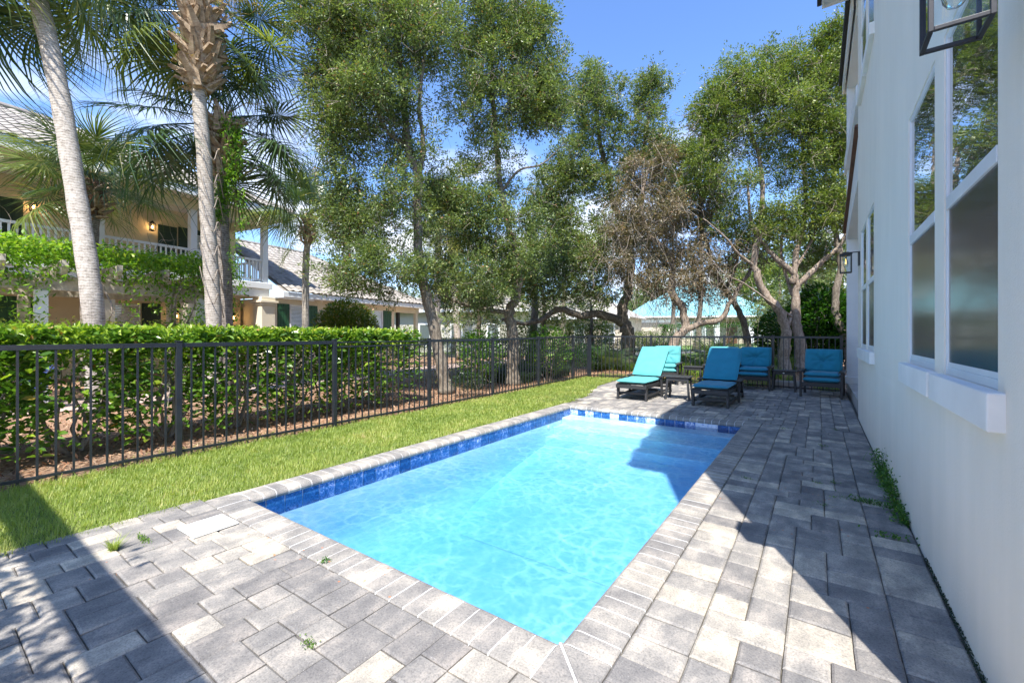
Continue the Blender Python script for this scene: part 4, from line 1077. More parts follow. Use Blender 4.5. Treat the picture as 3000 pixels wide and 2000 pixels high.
# hanging curtains of leaves
hang_ = []
for (yy_, ww, lo, cnt) in ((-.9, .55, -1.6, 900), (-.1, .25, -.9, 350), (1.35, .12, -.75, 150), (2.5, .45, -1.55, 1000), (3.15, .25, -1.25, 420), (1.9, .3, -.7, 260), (-2.1, .6, -1.6, 900)):
    t_ = rng.uniform(0, 1, cnt) ** 1.2
    hang_.append(np.stack([rng.normal(.25, .13, cnt), yy_ + rng.normal(0, 1, cnt) * ww * (1 - .5 * t_), .35 + (lo - .35) * t_], 1))
vp = np.concatenate([vp] + hang_)
link('foliage', leaf_mesh('foliage', vp, .105, .044, np.clip(rng.normal(.5, .2, len(vp)) + .18 * (vp[:, 2] > .45), 0, 1), .9), vn, M['vine_leaf'])
m = MB()
for (y, l) in ((2.35, 1.9), (2.5, 2.4), (2.75, 1.7), (-.8, 2.3), (.9, .9), (3.1, 1.8), (2.2, 2.4)):
    m.tube(wander((rng.uniform(0, .3), y, .1), (rng.uniform(-.1, .3), y + rng.uniform(-.3, .3), -l), 8, .10), [.02, .02, .018, .018, .015, .015, .012, .01, .008], 5, False)
for _ in range(26):
    p = (rng.uniform(-.6, .4), rng.uniform(-3, 3.2), rng.uniform(.6, .9)); q = (p[0] + rng.uniform(-.2, .5), p[1] + rng.uniform(-.5, .5), p[2] + rng.uniform(.1, .45))
    m.tube(wander(p, q, 4, .12), [.006, .005, .004, .003, .002], 3, False)
tag(m.build('stems', M['wood_grey'], vn, smooth=True), kind='stuff')

# ================================================================ FAR HOUSES
th = empty('teal_roof_house', gd(2070, 979, 42), R(24), 'single storey beige house with a turquoise metal hip roof beyond the trees', 'house')
th.location.z = .48
# local x along the front (to the right in view), local y away
def tb(name, a, b, mt, **k): m = MB(); m.box(a, b); return m.build(name, mt, th, **k)
tb('wall', (-7.2, .6, -.3), (6.4, 9, 2.55), M['beige_wall']); tb('wall', (-7.0, -1.2, -.3), (-2.9, .598, 2.5), M['beige_wall'])
tb('garage_door', (-6.4, -1.26, -.1), (-3.6, -1.201, 1.9), M['weathered'])
for x in (-6.75, -3.45): tb('garage_trim', (x, -1.28, -.3), (x + .3, -1.203, 2.3), M['white_trim'])
tb('garage_lintel', (-6.45, -1.27, 1.92), (-3.46, -1.202, 2.25), M['white_trim'])
for x in (.9, 3.9): 
    m = MB(); m.box((x - .22, -.3, -.3), (x + .22, .14, 2.2)); m.box((x - .34, -.42, 2.0), (x + .34, .26, 2.24)); m.build('porch_column', M['white_trim'], th)
tb('porch_beam', (.3, -.5, 2.26), (4.6, .5, 2.55), M['beige_wall']); tb('door', (1.9, .54, -.1), (2.9, .597, 2.0), M['door_wood'])
def twin(x0, x1, z0=.55, z1=1.85, y=.6, par=None, gm='glass_far'):
    m = MB(); m.box((x0 - .12, y - .06, z0 - .12), (x1 + .12, y - .003, z1 + .12)); o = m.build('window', M['white_trim'], par or th)
    m = MB(); m.box((x0, y - .07, z0), (x1, y - .062, z1)); m.build('pane', M[gm], o)
for a in ((-2.5, -1.4), (-1.1, 0), (4.9, 6.1)): twin(*a)
m = MB(); z = 2.55
m.add([(-7.8, 0, z), (7, 0, z), (7, 9.6, z), (-7.8, 9.6, z), (-1.0, 4.7, 6.4), (.6, 4.7, 6.4)], [(0, 1, 5, 4), (1, 2, 5), (2, 3, 4, 5), (3, 0, 4), (0, 3, 2, 1)])
m.add([(-7.8, -1.8, 2.5), (-2.2, -1.8, 2.5), (-2.2, 4, 2.5), (-7.8, 4, 2.5), (-5, 2, 4.3), (-5, 5, 4.3)], [(0, 1, 4), (1, 2, 5, 4), (3, 0, 4, 5)])
m.add([(.1, -.7, 2.56), (4.8, -.7, 2.56), (4.8, 3, 2.9), (.1, 3, 2.9), (2.45, 2.2, 3.9)], [(0, 1, 4), (1, 2, 4), (3, 0, 4)])
m.build('roof', M['metal_roof'], th)
m = MB(); m.box((-7.8, -.04, 2.42), (7, -.01, 2.548)); m.box((-7.8, -1.84, 2.38), (-2.2, -1.805, 2.497)); m.box((.1, -.74, 2.44), (4.8, -.705, 2.558)); m.build('fascia', M['white_trim'], th)
def seam(p, q): m = MB(); m.beam(p, q, .03, .04); return m.build('roof_seam', M['metal_roof'], th)
for i in range(24):
    x = -7.4 + i * .6; t = min(1, (x + 7.8) / 6.8, (7 - x) / 6.4); seam((x, 0, 2.57), (x, 4.7 * t, 2.57 + 3.85 * t))
bh = empty('beige_house', gd(1680, 979, 36), R(8), 'low beige house with a white framed window seen between the oaks', 'house'); bh.location.z = .15
m = MB(); m.box((-7.5, 0, -.3), (4.2, 7, 2.5)); m.build('wall', M['beige_wall'], bh)
m = MB(); m.add([(-8, -.5, 2.5), (4.7, -.5, 2.5), (4.7, 7.5, 2.5), (-8, 7.5, 2.5), (-4, 3.5, 4.7), (1, 3.5, 4.7)], [(0, 1, 5, 4), (1, 2, 5), (2, 3, 4, 5), (3, 0, 4), (0, 3, 2, 1)]); m.build('roof', M['roof_tile'], bh)
m = MB(); m.box((-8, -.54, 2.36), (4.7, -.505, 2.54)); m.build('fascia', M['white_trim'], bh)
for x0 in (.15, -4.0, 2.6):
    twin(x0, x0 + .75, .55, 1.85, 0, bh)
    m = MB(); m.box((x0 + .36, -.085, .55), (x0 + .39, -.071, 1.85)); m.box((x0, -.085, 1.18), (x0 + .355, -.071, 1.22)); m.box((x0 + .395, -.085, 1.18), (x0 + .75, -.071, 1.22)); m.build('window_bars', M['white_trim'], bh)
ph = empty('cream_house', gd(1360, 979, 30), R(25), 'pale cream house behind the clipped hedge and thin palm trunks', 'house'); ph.location.z = .05
m = MB(); m.box((-5.5, 0, -.3), (4.5, 7, 2.9)); m.build('wall', M['pale_wall'], ph)
m = MB(); m.add([(-6, -.5, 2.9), (5, -.5, 2.9), (5, 7.5, 2.9), (-6, 7.5, 2.9), (-2, 3.5, 4.9), (1, 3.5, 4.9)], [(0, 1, 5, 4), (1, 2, 5), (2, 3, 4, 5), (3, 0, 4), (0, 3, 2, 1)]); m.build('roof', M['roof_tile'], ph)
m = MB(); m.box((-6, -.54, 2.74), (5, -.505, 2.94)); m.build('fascia', M['white_trim'], ph)
for x0 in (-3.2, -.9, 1.7): twin(x0, x0 + .7, .5, 1.9, 0, ph)

# ================================================================ PALMS
def frond_mesh(seed, mt, L=1.05, pet=1.0, nleaf=44, droop=.30, spread=150):
    r = np.random.default_rng(seed); m = MB()
    # petiole
    N = 7; pts = [Vector((pet * i / (N - 1), 0, -.05 * (i / (N - 1)) ** 2)) for i in range(N)]
    end = pts[-1]
    m.tube(pts, [.022, .018, .016, .014, .013, .012, .011], 5, False, .15)
    cost = [end + Vector((.36 * t, 0, -.26 * t * t)) for t in (0, .33, .66, 1)]
    m.tube(cost, [.011, .009, .006, .003], 4, False, .5)
    for i in range(nleaf):
        f = i / (nleaf - 1) * 2 - 1; a = f * R(spread) ; t = 1 - abs(f)
        org = end + Vector((.36 * t * .8, 0, -.26 * (t * .8) ** 2))
        Ls = L * (.72 + .38 * math.cos(a * .6)) * r.uniform(.88, 1.06)
        a += r.normal(0, .02); dr = droop * r.uniform(.7, 1.5)
        d = Vector((math.cos(a), math.sin(a), 0)); sd = Vector((-math.sin(a), math.cos(a), 0))
        vs = []; st = (0, .22, .48, .76, 1.0); wd = (.006, .018, .017, .009, .001)
        lift = .10 * abs(f) + .06 * ((i % 2) * 2 - 1) * .5
        tw = r.normal(0, .5)
        for s_, w in zip(st, wd):
            p = org + d * (Ls * s_ * (1 - .10 * s_ * s_)) + Vector((0, 0, lift * s_ * Ls - dr * Ls * s_ ** 2.6))
            up = Vector((0, 0, 1)) * math.sin(tw * s_) ; ss = sd * math.cos(tw * s_) + up
            vs += [p - ss * w, p + ss * w]
        tn = float(np.clip(r.normal(.42, .16), 0, .9)) if r.uniform() > .05 else .97
        m.add(vs, [(2*k, 2*k+1, 2*k+3, 2*k+2) for k in range(4)], tn)
    me = m.mesh('frond'); me.materials.append(mt); return me
FR = {}
def fronds(kind):
    if kind not in FR:
        mt = {'green': M['palm_leaf'], 'sun': M['palm_leaf_sun'], 'yellow': M['palm_leaf_yellow']}[kind]
        FR[kind] = [frond_mesh(s, mt, droop=dp, spread=sp) for s, dp, sp in ((1, .35, 150), (2, .6, 140), (3, .22, 155), (4, .85, 135), (5, .45, 165))]
    return FR[kind]
def boot_mesh():
    m = MB(); m.add([(-.040, -.01, -.10), (.040, -.01, -.10), (.034, .03, -.10), (-.034, .03, -.10), (-.016, .12, .10), (.016, .12, .10), (.012, .145, .10), (-.012, .145, .10)], [(0,1,2,3),(7,6,5,4),(0,4,5,1),(1,5,6,2),(2,6,7,3),(3,7,4,0)])
    me = m.mesh('leaf_base'); me.materials.append(M['boot']); return me
boot = boot_mesh()
def palm(label, trunk, r0, r1, crown, nf, sc, kinds, bark, boots=(0, 0, 0), elev=(75, -55), seed=3, fiber=0, stalks=0, group='palm trees', az0=None, name='palm_tree', open_front=-90):
    """trunk: world points; boots: (length of trunk covered, count, size)"""
    r = np.random.default_rng(seed); base = Vector(trunk[0]); root = empty(name, base, 0, label, 'palm', group)
    sp = smooth_path(trunk, 6); N = len(sp); m = MB()
    m.tube([p - base for p in sp], [r0 + (r1 - r0) * i / (N - 1) + .006 * math.sin(i * 2.3) for i in range(N)], 16); m.build('trunk', bark, root, smooth=True)
    top = Vector(crown); L, nb, bs = boots
    dn = (Vector(trunk[-2]) - Vector(trunk[-1])).normalized()
    if fiber:
        m = MB(); pts = [top + dn * (fiber * k / 5) for k in range(6)]; m.tube([p - base for p in pts], [r1 * 1.5, r1 * 1.45, r1 * 1.35, r1 * 1.25, r1 * 1.12, r1 * 1.02], 12); m.build('fibre_sheath', M['fiber'], root, smooth=True)
    for i in range(nb):
        t = i / nb; a = i * 2.39996; p = top + dn * (L * t); rad = r1 * (1.15 + .25 * math.sin(math.pi * (1 - t)))
        o = link('leaf_base', boot, root); q = Matrix.Translation(p - base + Vector((math.cos(a) * rad * .85, math.sin(a) * rad * .85, 0))) @ Matrix.Rotation(a - math.pi / 2, 4, 'Z') @ Matrix.Rotation(R(r.normal(0, 26)), 4, 'Y') @ Matrix.Rotation(R(r.uniform(-25, 22) + (-40 if r.uniform() < .2 else 0)), 4, 'X') @ Matrix.Scale(bs * r.uniform(.7, 1.3), 4)
        o.matrix_local = q
    for i in range(nf):
        t = (i + .5) / nf; el = elev[0] + (elev[1] - elev[0]) * t + r.normal(0, 7); az = i * 2.39996 + r.normal(0, .15)
        if az0 is not None: az = az0[0] + (az0[1] - az0[0]) * r.uniform()
        fw = Vector((math.cos(az), math.sin(az), 0)).dot((Vector((0, 0, 0)) - base).to_2d().to_3d().normalized())
        if el < open_front and fw > .15: continue
        kind = kinds[int(r.integers(len(kinds)))]; me = fronds(kind)[int(r.integers(5))]
        o = link('frond', me, root); s = sc * r.uniform(.82, 1.12)
        o.matrix_local = Matrix.Translation(top - base + Vector((0, 0, -.25 * t))) @ Matrix.Rotation(az, 4, 'Z') @ Matrix.Rotation(-R(el), 4, 'Y') @ Matrix.Rotation(R(r.normal(0, 22)), 4, 'X') @ Matrix.Scale(s, 4)
    if stalks:
        m = MB(); lv = []
        for i in range(stalks):
            a = r.uniform(0, 6.28); e = top + Vector((math.cos(a) * 1.0, math.sin(a) * 1.0, r.uniform(-.2, .9)))
            pts = wander(top, e, 5, .1); m.tube([p - base for p in pts], [.012, .01, .008, .006, .004, .003], 4, False)
            for _ in range(7):
                q = pts[int(r.integers(2, 6))]; e2 = q + Vector(r.normal(size=3) * .22) - Vector((0, 0, .15)); pp = wander(q, e2, 3, .1); m.tube([p - base for p in pp], [.004, .003, .002, .0015], 3, False)
                for _ in range(26): lv.append(np.array(q.lerp(e2, r.uniform()) - base) + r.normal(size=3) * .03)
        o = m.build('flower_stalks', M['blossom'], root); tag(link('flowers', leaf_mesh('flowers', np.array(lv), .022, .012, r.uniform(0, 1, len(lv))), o, M['blossom']), kind='stuff')
    return root
# leaning palm on the left
b0 = gz(282, 1207, -.05)
palm('tall palm with a pale leaning trunk on the far left', [b0, b0 + Vector((.02, 0, .9)), gd(268, 860, 7.3), gd(222, 560, 7.5), gd(170, 250, 7.6), gd(112, 0, 7.7), gd(70, -150, 7.8)], .155, .13,
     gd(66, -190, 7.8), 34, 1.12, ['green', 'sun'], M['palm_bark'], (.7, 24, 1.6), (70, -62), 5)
b1 = gd(633, 979, 8.9); b1.z = -.05
palm('palm with a light grey trunk and a ragged collar of old leaf bases', [b1, gd(625, 900, 8.9), gd(612, 700, 8.9), gd(597, 450, 8.9), gd(584, 290, 8.9), gd(588, 150, 8.9)], .145, .120,
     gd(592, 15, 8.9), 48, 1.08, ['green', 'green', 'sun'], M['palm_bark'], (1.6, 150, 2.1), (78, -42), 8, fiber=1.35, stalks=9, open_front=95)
b2 = gd(664, 979, 9.55); b2.z = -.05
palm('dark trunked shorter palm directly behind the grey trunked palm', [b2, gd(660, 850, 9.55), gd(652, 700, 9.55), gd(648, 560, 9.55), gd(652, 440, 9.55)], .135, .135,
     gd(655, 345, 9.55), 36, 1.12, ['green'], M['palm_bark_dark'], (1.2, 100, 1.7), (60, -50), 12, fiber=1.3, stalks=4, open_front=95)
tv = empty('trunk_vine', b2, 0, 'leafy green vine wrapped round the dark palm trunk', 'vine')
n = 2300; tt = rng.uniform(0, 1, n); vv = 345 + 300 * tt; P = []
for v_, t_ in zip(vv, tt):
    c_ = gd(665 + 22 * math.sin(t_ * 5), v_, 9.4); w_ = .22 * (1 - .45 * t_)
    P.append(np.array(c_ - b2) + rng.normal(size=3) * np.array([w_ * .6, w_ * .6, .06]))
for _ in range(420):
    t_ = rng.uniform(); c_ = gd(700 + 12 * math.sin(t_ * 7), 560 + 290 * t_, 9.3); P.append(np.array(c_ - b2) + rng.normal(size=3) * .06)
link('foliage', leaf_mesh('foliage', np.array(P), .09, .03, np.clip(rng.normal(.42, .2, len(P)), 0, 1), .6, None, False, .5), tv, M['vine_leaf'])
m = MB()
for q in range(7):
    v0_ = 420 + 70 * q; m.tube([p - b2 for p in smooth_path([gd(585, v0_ - 60, 8.7), gd(600, v0_, 8.68), gd(625, v0_ + 50, 8.7), gd(640, v0_ + 20, 8.85), gd(655, v0_ + 90, 9.2)], 4)], .009, 4, False)
tag(m.build('stems', M['wood_grey'], tv, smooth=True), kind='stuff')
b3 = gd(262, 979, 10.8); b3.z = 0
palm('short palm with drooping sunlit fronds before the balcony', [b3, gd(262, 800, 10.8), gd(264, 680, 10.8), gd(268, 610, 10.8)], .17, .17,
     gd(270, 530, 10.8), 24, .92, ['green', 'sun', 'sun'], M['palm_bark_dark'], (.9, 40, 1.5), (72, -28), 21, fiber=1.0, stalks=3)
b4 = gd(896, 979, 15); b4.z = 0
palm('slim palm standing in front of the single storey wing', [b4, gd(895, 850, 15), gd(898, 740, 15), gd(906, 680, 15)], .115, .105,
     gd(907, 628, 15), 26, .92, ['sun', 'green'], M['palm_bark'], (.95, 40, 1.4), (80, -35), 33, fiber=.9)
b5 = gd(1345, 979, 22); b5.z = 0
palm('yellowish palm far behind the leaning oak', [b5, gd(1330, 850, 22), gd(1318, 700, 22)], .16, .15, gd(1310, 640, 22), 30, 1.1, ['yellow', 'sun'], M['palm_bark'], (.6, 12, 1.5), (80, -50), 40)
b6 = gd(1280, 979, 24); b6.z = 0
palm('thin pale palm trunk beside the cream house', [b6, gd(1281, 880, 24), gd(1284, 720, 24), gd(1285, 640, 24)], .2, .17, gd(1285, 600, 24), 20, 1.0, ['yellow', 'green'], M['palm_bark'], (0, 0, 1), (75, -50), 41)

# ================================================================ OAKS
fence_z = lambda x, y: hgt(x, y) - .06
def base_pt(u, d): p = gd(u, 979, d); p.z = fence_z(p.x, p.y); return p
a = base_pt(1308, 9.9)
make_tree('oak_tree', 'oak with a slanting grey trunk rising just behind the long fence',
    [([a] + PX((1290, 1060, 9.9), (1262, 920, 9.95), (1232, 780, 10), (1222, 640, 10.1), (1226, 520, 10.2), (1196, 430, 10.2), (1180, 250, 10.3), (1160, 60, 10.4)), .155, .06),
     (PX((1226, 540, 10.2), (1240, 420, 10.1), (1228, 300, 10.2), (1250, 120, 10.2)), .07, .035), (PX((1196, 430, 10.2), (1130, 380, 9.9), (1080, 250, 9.8)), .05, .03)],
    [E(1090, 120, 190, 190, 9.8, 70), E(1080, 290, 150, 110, 9.6, 34), E(1230, 60, 120, 150, 10.4, 34), E(930, 80, 130, 110, 9.8, 26), E(990, 400, 110, 150, 9.8, 20), E(960, 240, 90, 90, 9.8, 12),
     E(1120, 600, 180, 130, 10.0, 34), E(1120, 790, 150, 90, 9.6, 24), E(1000, 640, 110, 90, 10.2, 16), E(1010, 800, 90, 70, 9.8, 8), E(1200, 400, 90, 120, 10.3, 15)],
    M['oak_leaf'], M['bark'], .074, .030, per=460, bare=260)
a = base_pt(1503, 11.4)
make_tree('oak_tree', 'oak with a thick bulging trunk and a pale broken stub',
    [([a] + PX((1502, 1040, 11.4), (1500, 960, 11.4), (1490, 920, 11.4), (1514, 860, 11.4), (1520, 790, 11.4), (1500, 700, 11.5), (1470, 560, 11.6), (1452, 400, 11.7), (1440, 230, 11.8), (1430, 60, 11.8)), .18, .05),
     (PX((1500, 915, 11.4), (1420, 905, 11.2), (1330, 880, 11.0), (1270, 840, 10.9)), .07, .03), (PX((1470, 560, 11.6), (1520, 500, 11.5), (1590, 480, 11.4), (1650, 420, 11.3)), .045, .012)],
    [E(1430, 90, 180, 170, 11.7, 70), E(1570, 220, 110, 180, 11.6, 50), E(1540, 60, 80, 90, 11.8, 14), E(1430, 300, 170, 110, 11.6, 36), E(1600, 330, 60, 80, 11.5, 14), E(1430, 500, 110, 100, 11.7, 14),
     E(1360, 640, 150, 110, 11.2, 34), E(1500, 740, 150, 110, 11.4, 34), E(1380, 820, 160, 90, 11.0, 34), E(1290, 560, 90, 100, 11.0, 14), E(1560, 610, 60, 60, 11.3, 5)],
    M['oak_leaf'], M['bark'], .078, .031, per=430, bare=300)
a = base_pt(1838, 15.5)
make_tree('oak_tree', 'oak throwing a long low crooked limb to the left',
    [([a] + PX((1842, 990, 15.5), (1830, 950, 15.5), (1822, 910, 15.6), (1838, 850, 15.7), (1850, 740, 15.8), (1800, 600, 15.8), (1760, 430, 15.8), (1740, 260, 15.8)), .30, .05),
     (PX((1826, 945, 15.5), (1760, 920, 15.2), (1700, 925, 15.0), (1640, 905, 14.8), (1590, 935, 14.6), (1530, 948, 14.4), (1470, 935, 14.2)), .17, .05),
     (PX((1800, 600, 15.8), (1880, 450, 15.7), (1905, 300, 15.7)), .09, .04)],
    [E(1745, 340, 110, 130, 15.7, 46), E(1960, 520, 90, 110, 15.2, 26), E(1600, 560, 60, 90, 15.2, 14), E(1730, 230, 50, 60, 15.7, 10), E(1905, 270, 55, 70, 15.7, 20), E(1900, 400, 90, 90, 15.6, 26), E(1660, 500, 80, 110, 15.4, 30), E(1790, 520, 120, 80, 15.6, 30), E(1640, 660, 90, 90, 15.2, 24), E(1700, 770, 130, 90, 15, 40), E(1580, 820, 110, 70, 14.6, 26), E(1800, 680, 100, 80, 15.4, 26), E(1740, 860, 110, 40, 15.0, 12)],
    M['oak_leaf'], M['bark'], .094, .038, per=340, bare=500)
a = base_pt(1958, 13.8)
make_tree('oak_tree', 'crooked pale oak draped with bare hanging vines',
    [([a] + PX((1975, 1000, 13.8), (2008, 960, 13.8), (1998, 900, 13.8), (1968, 855, 13.8), (1972, 790, 13.8), (1958, 740, 13.8), (1905, 690, 13.8), (1880, 600, 13.9), (1900, 480, 13.9)), .165, .05),
     (PX((2010, 965, 13.8), (2060, 945, 13.7), (2110, 935, 13.7), (2140, 885, 13.7), (2172, 830, 13.8), (2200, 790, 13.8), (2230, 690, 13.8)), .11, .045),
     (PX((1972, 860, 13.8), (1940, 850, 13.7)), .05, .03)],
    [E(1890, 620, 130, 90, 13.8, 30), E(1900, 500, 90, 80, 13.9, 22), E(1930, 800, 110, 90, 13.7, 22), E(2060, 780, 120, 90, 13.7, 24), E(1800, 740, 80, 90, 13.7, 14)],
    M['oak_leaf_brown'], M['bark_pale'], .085, .035, per=260, bare=620, hang=2.4, tone0=.45)
a = base_pt(2192, 14.6)
make_tree('oak_tree', 'slim dark oak leaning left across the turquoise roof',
    [([a] + PX((2188, 985, 14.6), (2165, 910, 14.6), (2125, 850, 14.6), (2092, 790, 14.7), (2075, 720, 14.8), (2050, 640, 14.8), (2090, 500, 14.9)), .13, .04),
     (PX((2125, 850, 14.6), (2160, 760, 14.6), (2150, 640, 14.6)), .06, .03)],
    [E(2060, 440, 70, 120, 14.8, 28), E(2080, 600, 130, 80, 14.7, 18), E(1990, 660, 110, 90, 14.6, 24), E(2150, 720, 130, 80, 14.5, 22), E(2040, 860, 110, 50, 14.5, 12)],
    M['oak_leaf_brown'], M['bark'], .09, .038, per=210, bare=650, hang=.8)
a = base_pt(2298, 12.9)
make_tree('oak_tree', 'big double trunked oak behind the low side table',
    [([a] + PX((2300, 1020, 12.9), (2302, 960, 12.9), (2275, 900, 12.9), (2235, 850, 13), (2210, 780, 13), (2222, 690, 13), (2232, 600, 13.1), (2225, 470, 13.2), (2180, 330, 13.3)), .17, .05),
     ([base_pt(2350, 12.9)] + PX((2342, 1000, 12.9), (2330, 930, 12.9), (2332, 850, 12.9), (2322, 800, 12.9), (2270, 755, 12.9), (2240, 715, 12.9), (2200, 640, 12.9), (2190, 540, 12.9)), .17, .03),
     (PX((2330, 838, 12.9), (2375, 800, 12.8), (2420, 755, 12.7), (2445, 735, 12.6), (2475, 690, 12.5), (2500, 600, 12.5)), .10, .03), (PX((2322, 830, 12.9), (2335, 740, 12.9), (2360, 600, 13), (2350, 420, 13.1)), .10, .04),
     (PX((2302, 960, 12.9), (2330, 890, 13.0), (2310, 830, 13.1), (2290, 740, 13.2), (2300, 600, 13.3)), .09, .025), (PX((2210, 780, 13), (2160, 740, 12.9), (2130, 700, 12.8), (2060, 640, 12.7)), .05, .015), (PX((2325, 930, 12.9), (2250, 880, 12.7), (2180, 830, 12.6), (2120, 800, 12.5), (2070, 740, 12.5)), .035, .01), (PX((2322, 800, 12.9), (2380, 700, 12.9), (2400, 600, 13)), .05, .02)],
    [E(2180, 260, 120, 100, 13.2, 44), E(2090, 330, 80, 90, 13.2, 26), E(2290, 230, 110, 90, 13.2, 36), E(2260, 380, 190, 90, 13.1, 50), E(2060, 480, 80, 90, 13.2, 20), E(2350, 480, 110, 80, 13.0, 26), E(2150, 540, 120, 60, 13.2, 12), E(2400, 620, 80, 80, 12.8, 24), E(2300, 640, 110, 80, 13, 20), E(2180, 660, 110, 70, 13.3, 16), E(2400, 760, 80, 60, 13.4, 14)],
    M['oak_leaf_green'], M['bark_pale'], .078, .032, per=400, bare=800, hang=.5)
a = base_pt(2492, 12.6)
make_tree('oak_tree', 'tall oak close to the corner of the white house',
    [([a] + PX((2482, 1000, 12.6), (2450, 930, 12.6), (2447, 860, 12.6), (2462, 780, 12.6), (2452, 700, 12.6), (2436, 620, 12.6), (2445, 500, 12.7), (2440, 300, 12.8)), .13, .05),
     (PX((2455, 720, 12.6), (2485, 680, 12.5), (2510, 600, 12.4)), .07, .05)],
    [E(2430, 200, 80, 110, 12.7, 40), E(2440, 380, 80, 120, 12.7, 34), E(2450, 560, 70, 100, 12.7, 24), E(2360, 320, 70, 80, 12.8, 16), E(2560, 300, 90, 200, 13.5, 40), E(2440, 100, 40, 60, 12.7, 8)],
    M['oak_leaf_green'], M['bark'], .078, .032, per=400, bare=300, tone0=.38)
# trees standing further off
def far_tree(name, label, u, d, h_v, ru, n, mt, lmat, w=.12, L=.16):
    a = base_pt(u, d); t = gd(u + 10, h_v + ru * .6, d)
    make_tree(name, label, [([a, a.lerp(t, .35) + Vector((.2, 0, 0)), t], w * 1.6, w * .4)], [E(u, h_v + ru * .9, ru, ru * .9, d, n), E(u - ru * .5, h_v + ru * 1.5, ru * .7, ru * .6, d, n // 2), E(u + ru * .5, h_v + ru * 1.6, ru * .7, ru * .5, d, n // 2)],
              lmat, mt, L, L * .5, per=80, cl=max(.46, .42 * d / 16), tri=True, group='trees beyond the road', bare=0)
far_tree('oak_tree', 'light green tree above the cream house', 1420, 34, 700, 130, 34, M['bark'], M['oak_leaf_green'])
far_tree('oak_tree', 'green tree behind the long crooked limb', 1640, 40, 700, 140, 34, M['bark'], M['oak_leaf_green'])
far_tree('oak_tree', 'tall green tree rising over the right end of the turquoise roof', 2190, 56, 740, 110, 40, M['bark'], M['oak_leaf_green'], L=.24)
far_tree('oak_tree', 'dark rounded tree left of the turquoise roof', 1900, 54, 800, 90, 30, M['bark'], M['oak_leaf'], L=.22)
far_tree('oak_tree', 'tree partly hidden by the white house column', 2400, 40, 640, 150, 40, M['bark'], M['oak_leaf'])
far_tree('oak_tree', 'distant tree seen past the end of the wing roof', 1190, 38, 860, 70, 26, M['bark'], M['oak_leaf'])
far_tree('oak_tree', 'rounded tree between the beige and cream houses', 1520, 48, 780, 90, 26, M['bark'], M['oak_leaf'], L=.2)
far_tree('oak_tree', 'leafy tree filling the gap behind the double trunked oak', 2270, 30, 620, 130, 40, M['bark'], M['oak_leaf_green'])
far_tree('oak_tree', 'shaggy tree behind the vine draped oak', 1960, 27, 560, 120, 36, M['bark'], M['oak_leaf_brown'])
far_tree('oak_tree', 'olive tree standing between the bulging oak and the forked oak', 1640, 26, 560, 110, 34, M['bark'], M['oak_leaf'])
far_tree('oak_tree', 'tree behind the slanting oak and the yellowish palm', 1330, 30, 640, 120, 30, M['bark'], M['oak_leaf'])
far_tree('oak_tree', 'low tree behind the magnolia bush', 2450, 22, 700, 110, 30, M['bark'], M['oak_leaf'])
far_tree('oak_tree', 'bushy green tree low behind the long crooked limb', 1720, 21, 840, 75, 26, M['bark'], M['oak_leaf_green'], L=.11)
far_tree('oak_tree', 'bushy tree just beyond the bulging oak', 1580, 19, 800, 85, 26, M['bark'], M['oak_leaf_green'], L=.10)
far_tree('oak_tree', 'dark leafy tree hiding the cream house', 1390, 18, 800, 85, 28, M['bark'], M['oak_leaf'], L=.10)
far_tree('oak_tree', 'dark leafy tree beyond the double trunked oak', 2350, 18, 780, 75, 26, M['bark'], M['oak_leaf_green'], L=.10)
far_tree('oak_tree', 'shady tree at the right end of the turquoise roofed house', 2265, 20, 850, 60, 22, M['bark'], M['oak_leaf'], L=.10)
far_tree('oak_tree', 'green tree filling the sky gap above the leaning dark oak', 2040, 24, 430, 110, 34, M['bark'], M['oak_leaf_green'], L=.12)
# a spreading live oak further down the lane at left of the pool, seen mirrored in the windows
make_tree('oak_tree', 'broad oak beyond the path left of the fence', [([Vector((-9.3, 14.5, -.06)), Vector((-9.2, 14.6, 2.2)), Vector((-9.5, 14.9, 4.8))], .22, .08)],
    [((-9.5, 14.8, 5.6), (1.9, 1.9, 1.5), 40)], M['oak_leaf'], M['bark'], .085, .036, per=220, bare=60)
